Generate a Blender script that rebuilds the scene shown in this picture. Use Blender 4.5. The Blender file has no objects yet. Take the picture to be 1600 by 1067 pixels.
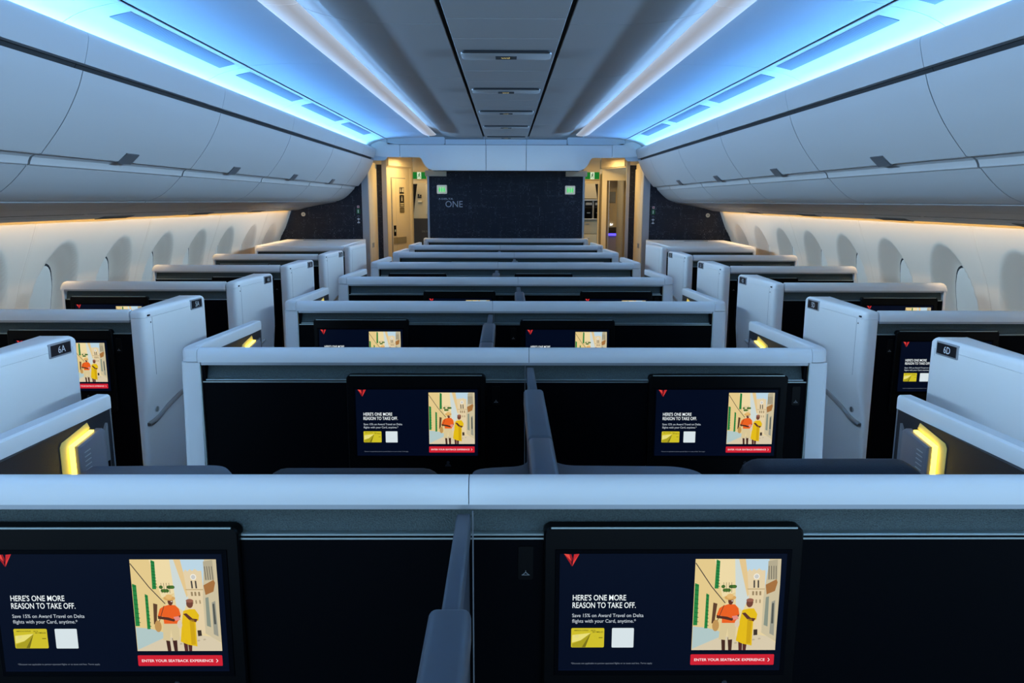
import bpy, bmesh, math, random
from mathutils import Vector, Matrix
random.seed(7)
scene = bpy.context.scene
C = scene.collection
PI = math.pi

# ------------------------------------------------------------------ camera, world, lights, exposure
PITCH, YAW, ROLL, FPX = .1804, .0080, -.0028, 1203.35
cam_d = bpy.data.cameras.new('camera')
cam_d.sensor_width = 36
cam_d.lens = FPX * 36 / 1600
cam_d.clip_start = .02
cam = bpy.data.objects.new('camera', cam_d)
C.objects.link(cam)
fw = Vector((math.sin(YAW) * math.cos(PITCH), math.cos(YAW) * math.cos(PITCH), -math.sin(PITCH)))
rt = Vector((math.cos(YAW), -math.sin(YAW), 0))
up = rt.cross(fw)
cr, sr = math.cos(ROLL), math.sin(ROLL)
rx, ux = rt * cr - up * sr, rt * sr + up * cr
M = Matrix((rx, ux, -fw)).transposed().to_4x4()
M.translation = Vector((.001, 0, 1.62))
cam.matrix_world = M
scene.camera = cam

world = bpy.data.worlds.new('world')
scene.world = world
world.use_nodes = True
world.node_tree.nodes['Background'].inputs[0].default_value = (.45, .72, 1, 1)
world.node_tree.nodes['Background'].inputs[1].default_value = 1.75
vs = scene.view_settings
vs.view_transform = 'Standard'
vs.look = 'None'
vs.exposure = 0
vs.gamma = 1
vs.use_curve_mapping = False
scene.cycles.max_bounces = 10
scene.cycles.diffuse_bounces = 6
scene.cycles.sample_clamp_indirect = 6


def area_light(name, loc, direction, sx, sy, color, power, spread=180):
    """a light strip; sy runs along the world Y axis where the direction allows it"""
    l = bpy.data.lights.new(name, 'AREA')
    l.shape = 'RECTANGLE'
    l.size = sx
    l.size_y = sy
    l.color = color
    l.energy = power
    l.spread = math.radians(spread)
    o = bpy.data.objects.new(name, l)
    C.objects.link(o)
    z = -Vector(direction).normalized()
    y = Vector((0, 1, 0))
    if abs(z.y) > .9:
        y = Vector((0, 0, 1))
    x = y.cross(z).normalized()
    y = z.cross(x)
    m = Matrix((x, y, z)).transposed().to_4x4()
    m.translation = Vector(loc)
    o.matrix_world = m
    return o


Y_AFT, Y_END = -1.24, 9.6
YM, YL = (Y_AFT + Y_END) / 2, Y_END - Y_AFT
COVE_COL = (.12, .42, 1)
CABIN_COL = (.50, .76, 1)
UP_COL = (.22, .66, 1)
GLOW_COL = (.2, .5, 1)
WARM_COL = (1, .72, .36)
for s in (-1, 1):
    area_light('cove_light', (s * 1.668, YM, 2.222), (-s * .75, 0, .7), .02, YL - .45, UP_COL, 20)
    area_light('aisle_ceiling_light', (s * 1.640, YM, 2.258), (-s, 0, .24), .02, YL - .45, COVE_COL, 46, 70)
    area_light('cabin_light', (s * 1.628, YM, 2.260), (-s, 0, -.2), .02, YL - .45, CABIN_COL, 66, 46)
    area_light('centre_glow_light', (s * .905, 3.85, 2.353), (-s, 0, .06), .010, 9.7, GLOW_COL, 11)
    area_light('wash_light', (s * 2.600, YM, 1.575), (s * .55, 0, -1), .02, YL - .2, (1, .60, .08), 15, 80)
    area_light('sidewall_light', (s * 2.603, YM, 1.57), (-s * .30, 0, -1), .02, YL - .2, (1, .64, .30), 19, 120)
    area_light('galley_light', (s * 1.22, 10.35, 2.17), (0, 0, -1), .35, .5, (1, .68, .27), 10)
    area_light('galley_back_light', (s * 1.35, 11.5, 2.2), (0, 0, -1), .5, .4, (1, .74, .40), 5)


# ------------------------------------------------------------------ materials
def lin(c):
    return tuple(((v / 255) / 12.92 if v <= 10 else (((v / 255) + .055) / 1.055) ** 2.4) for v in c)


MATS = {}


def mat(name, col, rough=.5, metal=0, bump=0, bscale=300, emit=None, estr=1, var=0, spec=.5):
    if name in MATS:
        return MATS[name]
    m = bpy.data.materials.new(name)
    m.use_nodes = True
    nt = m.node_tree
    b = nt.nodes['Principled BSDF']
    b.inputs['Base Color'].default_value = (*col, 1)
    b.inputs['Roughness'].default_value = rough
    b.inputs['Metallic'].default_value = metal
    b.inputs['Specular IOR Level'].default_value = spec
    tc = nt.nodes.new('ShaderNodeTexCoord')
    no = nt.nodes.new('ShaderNodeTexNoise')
    no.inputs['Scale'].default_value = bscale
    nt.links.new(tc.outputs['Object'], no.inputs['Vector'])
    if bump:
        bu = nt.nodes.new('ShaderNodeBump')
        bu.inputs['Strength'].default_value = bump
        bu.inputs['Distance'].default_value = .002
        nt.links.new(no.outputs['Fac'], bu.inputs['Height'])
        nt.links.new(bu.outputs[0], b.inputs['Normal'])
    if var:
        mx = nt.nodes.new('ShaderNodeMixRGB')
        mx.inputs[1].default_value = (*[c * (1 - var) for c in col], 1)
        mx.inputs[2].default_value = (*[min(1, c * (1 + var)) for c in col], 1)
        nt.links.new(no.outputs['Fac'], mx.inputs[0])
        nt.links.new(mx.outputs[0], b.inputs['Base Color'])
    if emit:
        b.inputs['Emission Color'].default_value = (*emit, 1)
        b.inputs['Emission Strength'].default_value = estr
    MATS[name] = m
    return m


def graphic_mat(name, emissive=True):
    m = bpy.data.materials.new(name)
    m.use_nodes = True
    nt = m.node_tree
    b = nt.nodes['Principled BSDF']
    at = nt.nodes.new('ShaderNodeAttribute')
    at.attribute_name = 'Col'
    b.inputs['Roughness'].default_value = .35
    if emissive:
        b.inputs['Base Color'].default_value = (.004, .004, .006, 1)
        b.inputs['Roughness'].default_value = .3
        b.inputs['Specular IOR Level'].default_value = .06
        nt.links.new(at.outputs['Color'], b.inputs['Emission Color'])
        b.inputs['Emission Strength'].default_value = 1
    else:
        nt.links.new(at.outputs['Color'], b.inputs['Base Color'])
    return m


WHITE = mat('white_shell', (.87, .88, .90), .42, var=.01, bscale=4)
CAP = mat('white_cap', (.83, .85, .88), .36, var=.01, bscale=5)
PSUM = mat('service_panel', (.20, .20, .21), .5)
BIN = mat('bin_panel', (.30, .30, .305), .55, var=.012, bscale=3)
BIN_EDGE = mat('bin_edge', (.46, .47, .49), .45)
CEIL = mat('ceiling_panel', (.60, .67, .75), .6, var=.01, bscale=3)
SLAB = mat('ceiling_slab', (.34, .33, .32), .65, var=.015, bscale=5)
GAP = mat('dark_gap', (.008, .009, .011), .8)
BAND = mat('textured_band', (.050, .078, .080), .42, bump=.9, bscale=420, var=.85)
BLACK = mat('black_panel', (.0010, .0016, .0030), .45, spec=.04)
BEZEL = mat('monitor_bezel', (.0016, .0018, .0024), .35, spec=.12)
TRIM = mat('metal_trim', (.42, .50, .50), .3, .6)
GREY = mat('grey_plastic', (.20, .22, .25), .5, var=.05, bscale=60)
STEEL = mat('brushed_steel', (.45, .45, .45), .3, .9)
LATCH = mat('latch_grey', (.075, .078, .085), .4, .2)
SILVER = mat('silver_frame', (.42, .44, .48), .35, .5)
LINING = mat('dark_lining', (.012, .014, .021), .6, bump=.3, bscale=900, var=.1)
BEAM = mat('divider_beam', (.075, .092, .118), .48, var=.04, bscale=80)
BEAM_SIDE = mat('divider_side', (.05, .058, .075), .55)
LEDGE = mat('console_top', (.07, .07, .085), .45, var=.03, bscale=50)
LEATHER = mat('dark_leather', (.010, .013, .021), .55, spec=.2, bump=.4, bscale=350, var=.08)
SIDEWALL = mat('sidewall', (.67, .575, .48), .55, var=.012, bscale=4)
SHADE = mat('window_shade', (.66, .60, .53), .5, var=.02, bscale=12)
BAFFLE = mat('light_baffle', (.74, .68, .65), .55, emit=(1, .9, .86), estr=.2, var=.01, bscale=4)  # low warm glow added so the strip stays pale in blue light
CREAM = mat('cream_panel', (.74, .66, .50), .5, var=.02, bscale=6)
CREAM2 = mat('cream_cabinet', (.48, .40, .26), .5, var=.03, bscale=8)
CARPET = mat('aisle_carpet', (.06, .055, .06), .95, bump=.6, bscale=500, var=.4)
LAMP = mat('reading_glow', (.8, .7, .3), .5, emit=(1, .70, .05), estr=5.5)
HALO_PLATE = mat('lamp_halo_plate', (.75, .62, .20), .6)  # yellow plate added beside the lamp to catch its glow
LAMPGREY = mat('lamp_housing', (.20, .20, .235), .45, var=.03, bscale=50)
BRASS = mat('door_plate', (.50, .42, .26), .3, .8)
CURTAIN = mat('dark_curtain', (.012, .012, .018), .9, var=.3, bscale=40)
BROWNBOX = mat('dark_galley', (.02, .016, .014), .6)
VENT = mat('vent_strip', (.19, .24, .31), .6)
PURPLE = mat('purple_light', (.2, .2, .6), .5, emit=(.10, .07, 1), estr=1.6)
SCREENMAT = graphic_mat('lit_graphic')
PRINTMAT = graphic_mat('printed_graphic', False)


def louvre_mat():
    m = bpy.data.materials.new('air_vent_louvres')
    m.use_nodes = True
    nt = m.node_tree
    b = nt.nodes['Principled BSDF']
    b.inputs['Roughness'].default_value = .6
    tc = nt.nodes.new('ShaderNodeTexCoord')
    w = nt.nodes.new('ShaderNodeTexWave')
    w.bands_direction = 'Y'
    w.inputs['Scale'].default_value = 28
    nt.links.new(tc.outputs['Object'], w.inputs['Vector'])
    mx = nt.nodes.new('ShaderNodeMixRGB')
    mx.inputs[1].default_value = (.09, .13, .20, 1)
    mx.inputs[2].default_value = (.22, .28, .36, 1)
    nt.links.new(w.outputs['Fac'], mx.inputs[0])
    nt.links.new(mx.outputs[0], b.inputs['Base Color'])
    return m


LOUVRE = louvre_mat()


def dotted_mat():
    """navy wall covering with a woven pattern of tiny light dots"""
    m = bpy.data.materials.new('dotted_wall_covering')
    m.use_nodes = True
    nt = m.node_tree
    N = nt.nodes.new
    L = nt.links.new
    b = nt.nodes['Principled BSDF']
    b.inputs['Roughness'].default_value = .6
    tc = N('ShaderNodeTexCoord')
    sc = N('ShaderNodeVectorMath'); sc.operation = 'MULTIPLY'
    sc.inputs[1].default_value = (62, 1, 62)
    L(tc.outputs['Object'], sc.inputs[0])
    fr = N('ShaderNodeVectorMath'); fr.operation = 'FRACTION'
    L(sc.outputs[0], fr.inputs[0])
    fl = N('ShaderNodeVectorMath'); fl.operation = 'FLOOR'
    L(sc.outputs[0], fl.inputs[0])
    sx = N('ShaderNodeSeparateXYZ')
    L(fr.outputs[0], sx.inputs[0])

    def math_(op, a, bb):
        n = N('ShaderNodeMath'); n.operation = op
        for i, v in enumerate((a, bb)):
            if v is None:
                continue
            if isinstance(v, (int, float)):
                n.inputs[i].default_value = v
            else:
                L(v, n.inputs[i])
        return n.outputs[0]
    dx = math_('ABSOLUTE', math_('SUBTRACT', sx.outputs[0], .5), None)
    dz = math_('ABSOLUTE', math_('SUBTRACT', sx.outputs[2], .5), None)
    dot = math_('LESS_THAN', math_('MAXIMUM', dx, dz), .24)
    wn = N('ShaderNodeTexWhiteNoise')
    L(fl.outputs[0], wn.inputs['Vector'])
    v1 = N('ShaderNodeVectorMath'); v1.operation = 'MULTIPLY'; v1.inputs[1].default_value = (.33, 1, .05)
    L(fl.outputs[0], v1.inputs[0])
    n1 = N('ShaderNodeTexNoise'); n1.inputs['Scale'].default_value = 1
    L(v1.outputs[0], n1.inputs['Vector'])
    v2 = N('ShaderNodeVectorMath'); v2.operation = 'MULTIPLY'; v2.inputs[1].default_value = (.05, 1, .33)
    L(fl.outputs[0], v2.inputs[0])
    n2 = N('ShaderNodeTexNoise'); n2.inputs['Scale'].default_value = 1
    L(v2.outputs[0], n2.inputs['Vector'])
    pat = math_('MAXIMUM', n1.outputs['Fac'], n2.outputs['Fac'])
    amt = math_('MULTIPLY', math_('MULTIPLY', math_('SUBTRACT', pat, .5), 4.0), math_('POWER', wn.outputs['Value'], 2.2))
    fac = math_('MULTIPLY', dot, amt)
    fac.node.use_clamp = True
    mx = N('ShaderNodeMixRGB')
    mx.inputs[1].default_value = (.004, .0085, .024, 1)
    mx.inputs[2].default_value = (.34, .36, .44, 1)
    L(fac, mx.inputs[0])
    L(mx.outputs[0], b.inputs['Base Color'])
    return m


DOTTED = dotted_mat()


# ------------------------------------------------------------------ mesh helpers (world coordinates)
def prism(bm, poly, axis, a0, a1):
    """extrude a closed 2D outline along an axis; outline is (x,z) for Y, (x,y) for Z, (y,z) for X"""
    def P(p, a):
        return {'Y': (p[0], a, p[1]), 'Z': (p[0], p[1], a), 'X': (a, p[0], p[1])}[axis]
    A = [bm.verts.new(P(p, a0)) for p in poly]
    B = [bm.verts.new(P(p, a1)) for p in poly]
    n = len(poly)
    bm.faces.new(A)
    bm.faces.new(B[::-1])
    for i in range(n):
        bm.faces.new((A[i], B[i], B[(i + 1) % n], A[(i + 1) % n]))


def box(bm, x0, x1, y0, y1, z0, z1, r=0, seg=2):
    t = bmesh.new()
    bmesh.ops.create_cube(t, size=1)
    for v in t.verts:
        v.co = Vector(((x0 + x1) / 2 + v.co.x * (x1 - x0), (y0 + y1) / 2 + v.co.y * (y1 - y0), (z0 + z1) / 2 + v.co.z * (z1 - z0)))
    if r:
        bmesh.ops.bevel(t, geom=t.edges[:], offset=r, segments=seg, profile=.5, affect='EDGES')
    merge(bm, t)


def merge(bm, t):
    vm = {}
    for v in t.verts:
        vm[v] = bm.verts.new(v.co)
    for f in t.faces:
        bm.faces.new([vm[v] for v in f.verts])
    t.free()


def rrect(x0, x1, y0, y1, r, n=5):
    pts = []
    for cx, cy, a in ((x1 - r, y1 - r, 0), (x0 + r, y1 - r, 90), (x0 + r, y0 + r, 180), (x1 - r, y0 + r, 270)):
        for i in range(n + 1):
            t = math.radians(a + 90 * i / n)
            pts.append((cx + r * math.cos(t), cy + r * math.sin(t)))
    return pts


def round_poly(pts, radii, n=5):
    """round each corner of a 2D polygon with a quadratic arc"""
    out = []
    N = len(pts)
    if not hasattr(radii, '__len__'):
        radii = [radii] * N
    for i, p in enumerate(pts):
        r = radii[i]
        if not r:
            out.append(tuple(p))
            continue
        p = Vector(p); a = Vector(pts[i - 1]) - p; b = Vector(pts[(i + 1) % N]) - p
        ra, rb = min(r, a.length * .49), min(r, b.length * .49)
        A = p + a.normalized() * ra
        B = p + b.normalized() * rb
        for k in range(n + 1):
            t = k / n
            out.append(tuple(A * (1 - t) ** 2 + p * (2 * t * (1 - t)) + B * t * t))
    return out


def loft(bm, rings, cap=True):
    R = [[bm.verts.new(p) for p in r] for r in rings]
    n = len(R[0])
    for a, b in zip(R, R[1:]):
        for i in range(n):
            bm.faces.new((a[i], a[(i + 1) % n], b[(i + 1) % n], b[i]))
    if cap:
        bm.faces.new(R[0][::-1])
        bm.faces.new(R[-1])


def sweep(bm, path, prof):
    """sweep a closed profile (lateral, z) along a plan path (x, y)"""
    rings = []
    for i, p in enumerate(path):
        p = Vector(p)
        d1 = (p - Vector(path[i - 1])).normalized() if i else None
        d2 = (Vector(path[i + 1]) - p).normalized() if i < len(path) - 1 else None
        d = d1 + d2 if d1 and d2 else (d1 or d2)
        d.normalize()
        k = 1 / max(.5, d.dot(d2 or d1))
        nrm = Vector((d.y, -d.x)) * k
        rings.append([(p.x + nrm.x * a, p.y + nrm.y * a, z) for a, z in (prof(i) if callable(prof) else prof)])
    loft(bm, rings)


def smooth_line(pts, sub=4):
    out = []
    for i in range(len(pts) - 1):
        p0 = Vector(pts[max(i - 1, 0)]); p1 = Vector(pts[i]); p2 = Vector(pts[i + 1]); p3 = Vector(pts[min(i + 2, len(pts) - 1)])
        for k in range(sub):
            t = k / sub
            out.append(tuple(.5 * ((2 * p1) + (p2 - p0) * t + (2 * p0 - 5 * p1 + 4 * p2 - p3) * t * t + (3 * p1 - p0 - 3 * p2 + p3) * t ** 3)))
    out.append(tuple(pts[-1]))
    return out


def cyl(bm, c, axis, r, h, n=20):
    poly = [(r * math.cos(2 * PI * i / n), r * math.sin(2 * PI * i / n)) for i in range(n)]
    x, y, z = c
    if axis == 'Y':
        prism(bm, [(x + a, z + b) for a, b in poly], 'Y', y, y + h)
    elif axis == 'X':
        prism(bm, [(y + a, z + b) for a, b in poly], 'X', x, x + h)
    else:
        prism(bm, [(x + a, y + b) for a, b in poly], 'Z', z, z + h)


def wloc(o):
    v = Vector(o.location)
    return v + (wloc(o.parent) if o.parent else Vector((0, 0, 0)))


def obj(name, bm, m, parent=None, at=None, smooth=32, label=None):
    """link a mesh built in world coordinates as one object under its parent"""
    org = wloc(parent) if parent else Vector(at or (0, 0, 0))
    bmesh.ops.recalc_face_normals(bm, faces=bm.faces[:])
    bmesh.ops.translate(bm, vec=-org, verts=bm.verts[:])
    me = bpy.data.meshes.new(name)
    bm.to_mesh(me)
    bm.free()
    if smooth:
        me.polygons.foreach_set('use_smooth', [True] * len(me.polygons))
        me.set_sharp_from_angle(angle=math.radians(smooth))
    if m:
        me.materials.append(m)
    o = bpy.data.objects.new(name, me)
    C.objects.link(o)
    if parent:
        o.parent = parent
    else:
        o.location = org
    if label:
        o['label'] = label
    return o


def tag(o, label, cat, group=None, kind=None):
    if label: o['label'] = label
    if cat: o['category'] = cat
    if group: o['group'] = group
    if kind: o['kind'] = kind
    return o


def empty(name, loc, label=None, cat=None, group=None, kind=None):
    o = bpy.data.objects.new(name, None)
    o.empty_display_size = .1
    C.objects.link(o)
    o.location = loc
    return tag(o, label, cat, group, kind)


def dup(root, loc, label=None):
    def cp(o, parent):
        c = o.copy()
        C.objects.link(c)
        c.parent = parent
        for ch in list(o.children):
            if ch.name in own:
                cp(ch, c)
        return c
    own = {c.name for c in root.children_recursive}
    r = cp(root, None)
    r.location = loc
    if label:
        r['label'] = label
    return r


def B():
    return bmesh.new()


# ------------------------------------------------------------------ flat graphics: coloured polygons in layers
_txt = {}


def text_tris(s, bold=0.0):
    key = (s, bold)
    if key in _txt:
        return _txt[key]
    cu = bpy.data.curves.new('t', 'FONT')
    cu.body = s
    cu.offset = bold
    cu.resolution_u = 3
    o = bpy.data.objects.new('t', cu)
    C.objects.link(o)
    dg = bpy.context.evaluated_depsgraph_get()
    me = o.evaluated_get(dg).to_mesh()
    vs_ = [(v.co.x, v.co.y) for v in me.vertices]
    fs = [tuple(p.vertices) for p in me.polygons]
    o.evaluated_get(dg).to_mesh_clear()
    bpy.data.objects.remove(o)
    bpy.data.curves.remove(cu)
    _txt[key] = (vs_, fs)
    return _txt[key]


class Graphic:
    def __init__(self):
        self.v, self.f, self.c = [], [], []

    def poly(self, pts, col, layer=1):
        n = len(self.v)
        self.v += [(p[0], p[1], layer) for p in pts]
        self.f.append(tuple(range(n, n + len(pts))))
        self.c.append(lin(col))

    def rect(self, x0, x1, y0, y1, col, layer=1, r=0):
        self.poly(rrect(x0, x1, y0, y1, r, 4) if r else [(x0, y0), (x1, y0), (x1, y1), (x0, y1)], col, layer)

    def ell(self, cx, cy, rx_, ry_, col, layer=1, n=16, rot=0):
        ca, sa = math.cos(rot), math.sin(rot)
        pts = []
        for i in range(n):
            a, b = rx_ * math.cos(2 * PI * i / n), ry_ * math.sin(2 * PI * i / n)
            pts.append((cx + a * ca - b * sa, cy + a * sa + b * ca))
        self.poly(pts, col, layer)

    def line(self, p, q, w, col, layer=1):
        a, b = Vector(p), Vector(q)
        d = (b - a).normalized()
        n = Vector((-d.y, d.x)) * w / 2
        self.poly([a + n, b + n, b - n, a - n], col, layer)

    def text(self, s, x0, x1, y0, y1, col, layer=1, bold=0.0):
        """fit the line of text into a box (capital height may differ a little); descenders hang below"""
        vs_, fs = text_tris(s, bold)
        xs = [v[0] for v in vs_]
        a, b = min(xs), max(xs)
        capv, _ = text_tris('H', bold)
        c, d = min(v[1] for v in capv), max(v[1] for v in capv)
        n = len(self.v)
        for x, y in vs_:
            self.v.append((x0 + (x - a) / (b - a) * (x1 - x0), y0 + (y - c) / (d - c) * (y1 - y0), layer))
        for f in fs:
            self.f.append(tuple(i + n for i in f))
            self.c.append(lin(col))

    def build(self, name, origin, udir, vdir, parent, m, us=1, vs_=1, lift=.00025, at=None):
        u, v = Vector(udir), Vector(vdir)
        w = u.cross(v).normalized()
        org = wloc(parent) if parent else Vector(at or (0, 0, 0))
        O = Vector(origin) - org
        me = bpy.data.meshes.new(name)
        me.from_pydata([tuple(O + u * a * us + v * b * vs_ + w * l * lift) for a, b, l in self.v], [], self.f)
        ca = me.color_attributes.new('Col', 'FLOAT_COLOR', 'CORNER')
        for p, c in zip(me.polygons, self.c):
            for li in p.loop_indices:
                ca.data[li].color = (*c, 1)
        me.materials.append(m)
        # make sure every polygon looks along w
        bm = bmesh.new()
        bm.from_mesh(me)
        bm.normal_update()
        flip = [f for f in bm.faces if f.normal.dot(w) < 0]
        bmesh.ops.reverse_faces(bm, faces=flip)
        bm.to_mesh(me)
        bm.free()
        o = bpy.data.objects.new(name, me)
        C.objects.link(o)
        if parent:
            o.parent = parent
        elif at:
            o.location = at
        return o


# ------------------------------------------------------------------ the picture on the seat-back displays (1450 x 755 units, y down)
def display_graphic():
    g = Graphic()
    H = 755

    def Y(y): return H - (y - 55)

    def X(x): return x - 62
    g.rect(0, 1450, 0, H, (2, 8, 27), 0)
    g.rect(0, 1450, 0, 10, (3, 10, 32), 1)
    # red arrowhead emblem
    for pts, col in ((((88, 55), (122, 58), (135, 100)), (225, 70, 60)), (((88, 55), (135, 100), (140, 134)), (150, 25, 30)),
                     (((186, 55), (152, 58), (146, 104)), (190, 40, 45)), (((186, 55), (146, 104), (142, 134)), (225, 60, 55)),
                     (((122, 58), (134, 57), (143, 84), (139, 104)), (150, 22, 30))):
        g.poly([(X(x), Y(y)) for x, y in pts], col, 2)
    g.text("HERE'S ONE MORE", X(149), X(492), Y(351), Y(316), (240, 248, 250), 2, .007)
    g.text("REASON TO TAKE OFF.", X(148), X(556), Y(400), Y(364), (240, 248, 250), 2, .007)
    g.text("Save 15% on Award Travel on Delta", X(147), X(608), Y(459), Y(437), (190, 200, 210), 2, .003)
    g.text("flights with your Card, anytime.*", X(147), X(560), Y(495), Y(473), (190, 200, 210), 2, .003)
    g.text("*Discount not applicable to partner-operated flights or to taxes and fees. Terms apply.", X(145), X(677), Y(767), Y(757), (120, 130, 145), 2)
    # gold payment card
    g.rect(X(143), X(357), Y(657), Y(530), (205, 190, 40), 2, 8)
    g.poly([(X(x), Y(y)) for x, y in ((150, 575), (270, 562), (205, 610), (148, 625))], (232, 222, 120), 3)
    g.poly([(X(x), Y(y)) for x, y in ((270, 562), (262, 580), (213, 655), (150, 655), (150, 632), (205, 610))], (170, 158, 28), 3)
    g.poly([(X(x), Y(y)) for x, y in ((270, 562), (236, 655), (213, 655))], (120, 112, 20), 4)
    g.rect(X(168), X(192), Y(592), Y(574), (225, 215, 130), 4, 3)
    g.text("AMERICAN EXPRESS", X(160), X(254), Y(549), Y(541), (70, 66, 10), 4, .01)
    g.text("DELTA", X(270), X(300), Y(549), Y(541), (70, 66, 10), 4, .01)
    g.text("SKYMILES", X(280), X(350), Y(560), Y(551), (70, 66, 10), 4, .01)
    g.rect(X(322), X(347), Y(595), Y(590), (110, 100, 20), 4)
    # plain pale tile
    g.rect(X(407), X(549), Y(658), Y(530), (214, 226, 230), 2, 6)
    # red button
    g.rect(X(925), X(1472), Y(774), Y(704), (205, 32, 48), 2, 6)
    g.text("ENTER YOUR SEATBACK EXPERIENCE", X(950), X(1412), Y(748), Y(731), (250, 225, 225), 3, .016)
    g.line((X(1432), Y(729)), (X(1443), Y(740)), 4, (255, 235, 235), 3)
    g.line((X(1443), Y(740)), (X(1432), Y(751)), 4, (255, 235, 235), 3)

    # street photograph
    def m(x, y):
        t = (y - 88) / 587
        return (X(928 + ((x - (938 - 26 * t)) / (547 - 9 * t)) * 547), Y(y))

    def q(pts, col, l): g.poly([m(*p) for p in pts], col, l)

    def e(cx, cy, a, b, col, l):
        c = m(cx, cy)
        g.ell(c[0], c[1], a, b, col, l)
    q(((938, 88), (1485, 88), (1450, 675), (912, 675)), (228, 208, 158), 2)
    q(((938, 88), (1190, 88), (1195, 300), (1110, 400), (1095, 600), (912, 675)), (226, 200, 138), 3)
    q(((1060, 88), (1190, 88), (1195, 300), (1110, 330)), (236, 216, 165), 4)
    q(((921, 520), (1015, 530), (1100, 555), (1095, 600), (915, 668)), (176, 198, 196), 4)
    q(((1190, 88), (1255, 88), (1282, 330), (1240, 420), (1196, 380)), (205, 216, 212), 4)
    q(((1215, 88), (1258, 88), (1285, 300), (1270, 330)), (226, 196, 140), 5)
    q(((1256, 88), (1412, 88), (1402, 300), (1290, 300)), (186, 212, 226), 4)
    q(((1268, 170), (1282, 150), (1296, 163), (1312, 148), (1326, 160), (1344, 146), (1362, 160), (1384, 158), (1378, 420), (1370, 560), (1330, 560), (1284, 400)), (226, 206, 166), 6)
    e(1328, 198, 19, 19, (245, 240, 225), 7)
    e(1328, 198, 14, 14, (200, 200, 195), 8)
    for x in (1308, 1334):
        q(((x, 222), (x + 10, 222), (x + 10, 270), (x, 270)), (70, 66, 60), 7)
    for x in (1300, 1322, 1346):
        q(((x, 292), (x + 12, 292), (x + 12, 318), (x, 318)), (150, 130, 95), 7)
        q(((x, 345), (x + 9, 345), (x + 9, 368), (x, 368)), (165, 145, 110), 7)
    q(((1268, 275), (1380, 275), (1380, 281), (1270, 281)), (190, 165, 120), 7)
    q(((1310, 540), (1335, 538), (1335, 575), (1310, 578)), (60, 50, 40), 8)
    q(((1410, 88), (1485, 88), (1478, 250), (1452, 620), (1360, 560), (1372, 330)), (203, 190, 156), 7)
    q(((1402, 100), (1462, 90), (1460, 215), (1398, 220)), (178, 168, 140), 8)
    for x in (1405, 1420, 1435, 1450):
        q(((x, 130), (x + 4, 130), (x + 4, 215), (x, 215)), (90, 85, 75), 9)
    q(((1386, 250), (1455, 215), (1462, 235), (1445, 290), (1392, 312)), (164, 112, 60), 9)
    q(((1388, 330), (1408, 325), (1400, 520), (1375, 510)), (135, 145, 130), 8)
    q(((1425, 360), (1448, 350), (1440, 580), (1412, 565)), (150, 150, 135), 8)
    q(((1428, 370), (1440, 366), (1436, 500), (1422, 500)), (80, 84, 78), 9)
    for a, b, c, d, t in ((931, 240, 957, 512, 0), (1003, 305, 1022, 532, 0), (1068, 90, 1092, 275, 0)):
        q(((a + 4, b), (c + 3, b + 10), (c - 8, d), (a - 9, d)), (36, 130, 62), 6)
        for i in range(9):
            y = b + 12 + (d - b - 12) * i / 9
            q(((a + 2, y), (c, y + 4), (c, y + 8), (a + 2, y + 4)), (22, 92, 44), 7)
    q(((1052, 365), (1078, 372), (1058, 500), (1040, 500)), (92, 64, 42), 6)
    g.line(m(939, 112), m(1040, 262), 6, (72, 66, 58), 7)
    g.line(m(1040, 262), m(1128, 368), 6, (72, 66, 58), 7)
    q(((914, 668), (1090, 590), (1320, 570), (1400, 585), (1451, 625), (1450, 675), (912, 675)), (214, 200, 170), 5)
    for i in range(7):
        q(((1110 + i * 38, 640 - i * 7), (1124 + i * 38, 636 - i * 7), (1130 + i * 38, 644 - i * 7), (1114 + i * 38, 648 - i * 7)), (184, 170, 142), 6)
    for i in range(16):
        e(1115 + (i * 37) % 78, 262 + (i * 23) % 46, 13, 11, ((66, 110, 44), (96, 140, 62), (40, 78, 34))[i % 3], 7)
    for x in (1118, 1135, 1152, 1169):
        g.line(m(x, 235), m(x, 300), 2.5, (60, 55, 45), 8)
    # walker in orange shirt and straw hat
    q(((1103, 595), (1128, 600), (1128, 675), (1106, 675)), (66, 38, 28), 9)
    q(((1144, 590), (1174, 596), (1169, 675), (1148, 675)), (66, 38, 28), 9)
    q(((1100, 485), (1200, 485), (1192, 602), (1148, 606), (1144, 530), (1128, 608), (1086, 602)), (214, 196, 150), 10)
    q(((1116, 384), (1148, 374), (1190, 376), (1212, 400), (1218, 440), (1200, 450), (1202, 496), (1106, 496), (1106, 450), (1072, 446), (1090, 400)), (232, 96, 30), 11)
    q(((1072, 444), (1100, 450), (1140, 455), (1180, 470), (1172, 482), (1120, 470), (1072, 464)), (82, 46, 32), 12)
    q(((1196, 448), (1218, 440), (1206, 472), (1160, 470)), (82, 46, 32), 12)
    e(1066, 512, 22, 38, (190, 146, 84), 12)
    g.line(m(1078, 480), m(1120, 380), 4, (80, 52, 34), 12)
    e(1163, 352, 17, 26, (96, 54, 38), 12)
    e(1160, 332, 38, 15, (214, 164, 92), 13)
    e(1158, 322, 22, 16, (226, 182, 112), 14)
    e(1172, 352, 6, 3, (240, 230, 220), 15)
    # walker in yellow dress
    q(((1212, 610), (1238, 618), (1236, 675), (1214, 675)), (82, 42, 36), 9)
    q(((1240, 618), (1268, 620), (1260, 675), (1240, 675)), (82, 42, 36), 9)
    q(((1238, 412), (1280, 402), (1312, 402), (1334, 440), (1326, 476), (1308, 478), (1302, 560), (1298, 644), (1240, 632), (1196, 612), (1206, 560), (1218, 496), (1228, 450)), (226, 186, 20), 11)
    q(((1270, 470), (1300, 470), (1290, 630), (1262, 632)), (204, 162, 14), 12)
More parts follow.
